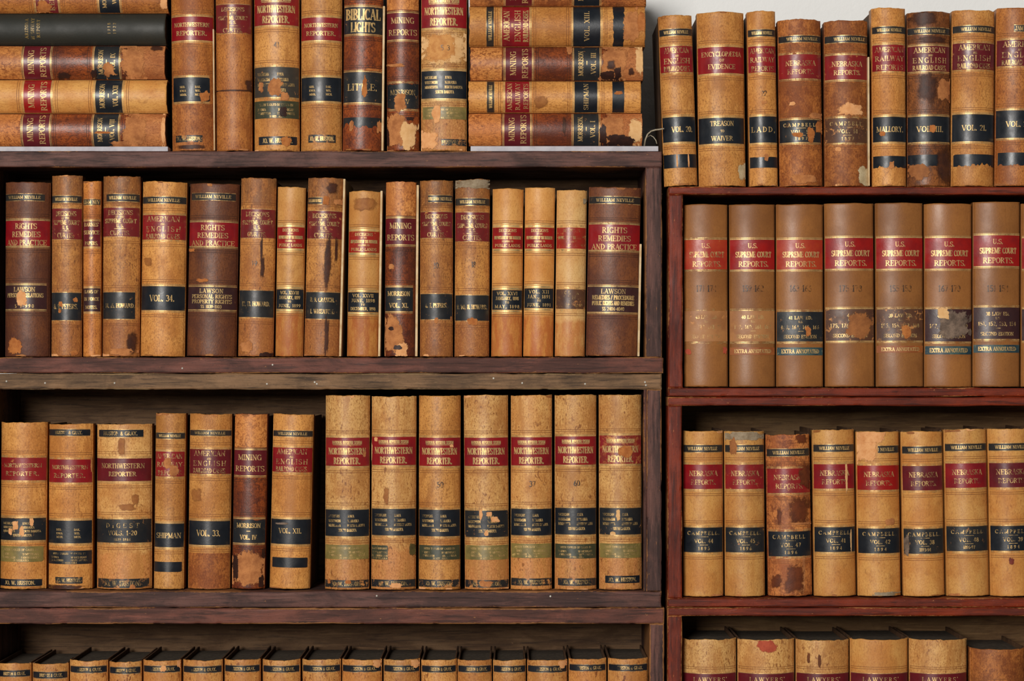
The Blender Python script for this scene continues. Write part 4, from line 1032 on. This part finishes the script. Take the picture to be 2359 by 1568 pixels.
# --- F: upper shelf of the red bookcase
def F(xt, xb, ytop, lb, p, Y=.012, **k): return books('F', 892, xt, xb, ytop, 'buck', lb, p, Y=Y, group=G6, rag=.0003, rules=False, th=34, **k)
def usr(y0, y1, num, a, bb, c, kc, k0, k1, ex=None, f=0, kf=1):
    p = [('R', y0, y1, 'USR', {'c': c, 'f': f}), ('H', 664, num, 14, .46, .0), ('K', k0, k1, usl(a, bb), {'c': kc, 'f': kf})]
    if ex: p.append(('Q', ex[0], ex[1], 'EXT' if ex[2] in ('T', 'U') else None, {'c': ex[2]}))
    return p
F((1575, 1678), (1577, 1679), 470, 'brown court report without any dark band, leftmost on the red upper shelf', usr(552, 620, '171-174', '43 LAW ED.', '171, 172, 173, 174', 'O', 'F', 716, 786, None, 1, 2) + [('P', 1586, 809, 14, 16, 'redp'), ('P', 1670, 806, 10, 16, 'redp')])
F((1681, 1787), (1682, 1788), 470, 'brown court report with rusty EXTRA strip and tan-rubbed label, second on the red upper shelf', usr(552, 620, '159-162', '40 LAW ED.', '159, 160, 161, 162', 'B', 'F', 716, 786, (800, 817, 'U'), 0, 1))
F((1789, 1899), (1790, 1899), 470, 'brown court report with a navy-black label and teal strip, third on the red upper shelf', usr(552, 620, '163-166', '41 LAW ED.', '163, 164, 165, 166', 'O', 'K2', 718, 786, (800, 818, 'T'), 0, 1) + [('P', 1862, 762, 14, 24, 'rustp')])
F((1901, 2015), (1903, 2018), 467, 'broad brown court report with no strip below its brown label, fourth in its row', usr(548, 618, '175-178', '44', '175, 176, 177, 178', 'B', 'W', 712, 784, None, 0, 0) + [('P', 1980, 750, 60, 60, 'sued_')])
F((2018, 2129), (2021, 2131), 467, 'brown court report with dark label and faint rusty strip, fifth on the red upper shelf', usr(548, 618, '155-158', '39 LAW ED.', '155, 156, 157, 158', 'B', 'W', 712, 784, (796, 812, 'U')) + [('P', 2088, 764, 22, 34, 'rustp')])
F((2131, 2243), (2132, 2242), 468, 'brown court report with grey peeled label and white chip, sixth on the red upper shelf', usr(548, 618, '167-170', '42 LAW', '167, 168, 169, 170', 'B', 'D', 712, 786, (797, 816, 'T')) + [('P', 2196, 748, 76, 66, 'greyp'), ('P', 2174, 720, 26, 30, 'cream')])
F((2244, 2354), (2244, 2353), 464, 'brown court report with scarlet label and bright teal strip, seventh on the red upper shelf', usr(542, 612, '151-154', '38 LAW ED.', '151, 152, 153, 154', 'B', 'D', 708, 780, (794, 812, 'T')))
F((2356, 2466), (2356, 2466), 468, 'brown court report seen only as a sliver at the right photo edge', usr(548, 618, '147-150', '37 LAW ED.', '147, 148, 149, 150', 'B', 'D', 712, 784))

# --- G: middle shelf of the red bookcase
def Gk(xt, xb, ytop, lb, v, y, parts=(), st='neb', r='R', kk='K', dy=0, so=None, ro=None, **k):
    p = [('S', 1025 + dy, 1041 + dy, 'WN', dict({'f': 0}, **(so or {}))), ('R', 1070 + dy, 1126 + dy, 'NEB', dict({'c': r, 'f': 1}, **(ro or {}))), ('K', 1215 + dy, 1272 + dy, cam_(v, y), {'c': kk, 'f': 1})] + list(parts)
    return books('G', 1377, xt, xb, ytop, st, lb, p, Y=.012, group=G7, cap=4, up=-.0006, page='page', joint=1.4, **k)
Gk((1574, 1668), (1575, 1669), 988, 'tan state report marked VOL. 44, leftmost on the red middle shelf', 'VOL. 44', '1895', so={'xo': -.02})
Gk((1670, 1763), (1671, 1767), 989, 'tan state report with frayed grey head, second on the red middle shelf', 'VOL. 45', '1896', [('P', 1716, 1004, 84, 22, 'grey'), ('P', 1716, 1000, 84, 14, 'grey'), ('P', 1690, 1030, 16, 40, 'sued_')], r='R2', kk='K2')
Gk((1766, 1868), (1770, 1878), 996, 'mottled brown state report marked VOL. 47, the only dark one in its row', 'VOL. 47', '1896', [('P', 1852, 1310, 8, 60, 'suede'), ('P', 1846, 1350, 18, 34, 'suede'), ('P', 1832, 1330, 40, 66, 'mah'), ('P', 1790, 1340, 22, 30, 'mah'), ('P', 1842, 1178, 44, 60, 'mah'), ('P', 1796, 1186, 10, 34, 'mah'), ('P', 1846, 1010, 26, 22, 'mah'), ('P', 1856, 1098, 30, 54, 'mah'), ('P', 1850, 1206, 60, 6, 'suede')], st='marb', r='R2', dy=9, rag=.0016)
Gk((1872, 1973), (1879, 1976), 985, 'tan state report with a vertical crack through its red label, marked VOL. 41', 'VOL. 41', '1894', [('P', 1950, 1098, 6, 72, 'cream'), ('P', 1961, 1245, 4, 56, 'cream')], dy=-1)
Gk((1975, 2075), (1978, 2082), 989, 'tan state report with half its owner strip gone and a bare head, marked VOL. 42', 'VOL. 42', '1894', [('P', 1996, 1030, 50, 72, 'peach'), ('P', 2010, 1006, 60, 30, 'peach'), ('P', 2050, 1202, 24, 16, 'suede'), ('P', 2040, 1368, 60, 10, 'grey')], dy=2, r='B', so={'l': 44, 'xo': .0, 'clip': 1})
Gk((2079, 2175), (2085, 2182), 989, 'tan state report marked VOL. 38 with a grey rub on its black label', 'VOL. 38', '1893-94', [('P', 2092, 1258, 12, 52, 'greyp')], dy=3, r='N', kk='K2')
Gk((2178, 2277), (2185, 2285), 984, 'tan state report marked VOL. 48 with a lifted leather flake at its head', 'VOL. 48', '1896-97', [('P', 2236, 988, 20, 10, 'peach')], dy=-3, kk='K2')
Gk((2279, 2380), (2287, 2387), 983, 'tan state report with a red blot on its foot, rightmost on the red middle shelf', 'VOL. 39', '1894', [('P', 2330, 1292, 12, 16, 'redb')], dy=-4, r='N')

# --- H: lowest shelf of the red bookcase
hx = [(1574, 1699, 1470, 'pale', 'thick pale speckled book leftmost on the lowest red shelf'), (1702, 1834, 1471, 'pale', 'thick pale book with a pasted red scrap at its head on the lowest red shelf'), (1837, 1960, 1472, 'pale', 'thick pale heavily flecked book third from left on the lowest red shelf'),
      (1963, 2097, 1470, 'neb', 'thick smooth golden-tan book fourth from left on the lowest red shelf'), (2100, 2234, 1471, 'pale', 'thick cream speckled book with a ragged head, left of the shorter brown one'), (2240, 2370, 1493, 'rust', 'shorter rough rusty-brown book at the right of the lowest red shelf')]
for i, (a, bx, tp, st, lb) in enumerate(hx):
    P_ = [('R', 1552, 1626, 'LAWY', {'c': 'N', 'g': 2}), ('K', 1730, 1800, vol(("BOOK %d" % (12 + i), .5)), {})] if i < 5 else [('R', 1580, 1640, 'LAWY', {'c': 'N2', 'g': 2})]
    if i == 1: P_ += [('P', 1767, 1488, 44, 32, 'redp')]
    if i == 2: P_ += [('P', 1864, 1516, 7, 26, 'rk_'), ('P', 1888, 1522, 8, 30, 'rk_')]
    books('H', 1939, (a, bx), (a + 1, bx + 1), tp, st, lb, P_, Y=.012, group=G8, rag=.0012, cap=2, up=0)

# --- small things
TW = plain('grey_twine', (172, 162, 140), .9, (130, 120, 100), 400)
pts = [(1485, 336), (1487, 322), (1492, 310), (1500, 303), (1510, 300), (1520, 299), (1530, 297)]
mb = MB().tube([(wx(x), .006 - .006 * min(1, i / 2), wz(y) + .0006) for i, (x, y) in enumerate(pts)], .0011)
mb.tube([(wx(x), .008, wz(y)) for x, y in ((1491, 315), (1499, 310), (1506, 314), (1512, 322), (1514, 330))], .0007)
tag(mb.build('twine', TW, None, True), 'frayed bit of grey twine bridging the white card and the leaning book', 'string')
# torn strip of leather curling from the left side of the first tall book after the gap
_own = [o for o in COL.objects if o.get('label', '').endswith('torn leather curl on its left side')][0]
_pts = [(724, 1122), (725, 1108), (730, 1097), (738, 1094), (744, 1100), (747, 1114)]
V, F_ = [], []
for i, (x, y) in enumerate(_pts):
    for yy in (.012, .026):
        for t_ in (0, .0009):
            nx = -1 if i < 3 else 1
            V.append((wx(x, .012) - _own.location.x + (t_ if i > 2 else -t_) , yy - .012 + (.012 if i > 4 else .004), wz(y, .012) - _own.location.z + (t_ if 1 < i < 5 else 0)))
for i in range(len(_pts) - 1):
    a, c = i * 4, i * 4 + 4
    F_ += [(a, c, c + 1, a + 1), (a + 2, a + 3, c + 3, c + 2), (a, a + 2, c + 2, c), (a + 1, c + 1, c + 3, a + 3)]
F_ += [(0, 1, 3, 2), tuple(len(V) - 4 + q for q in (0, 2, 3, 1))]
link('leather_curl', V, F_, M['peach'], _own, False)
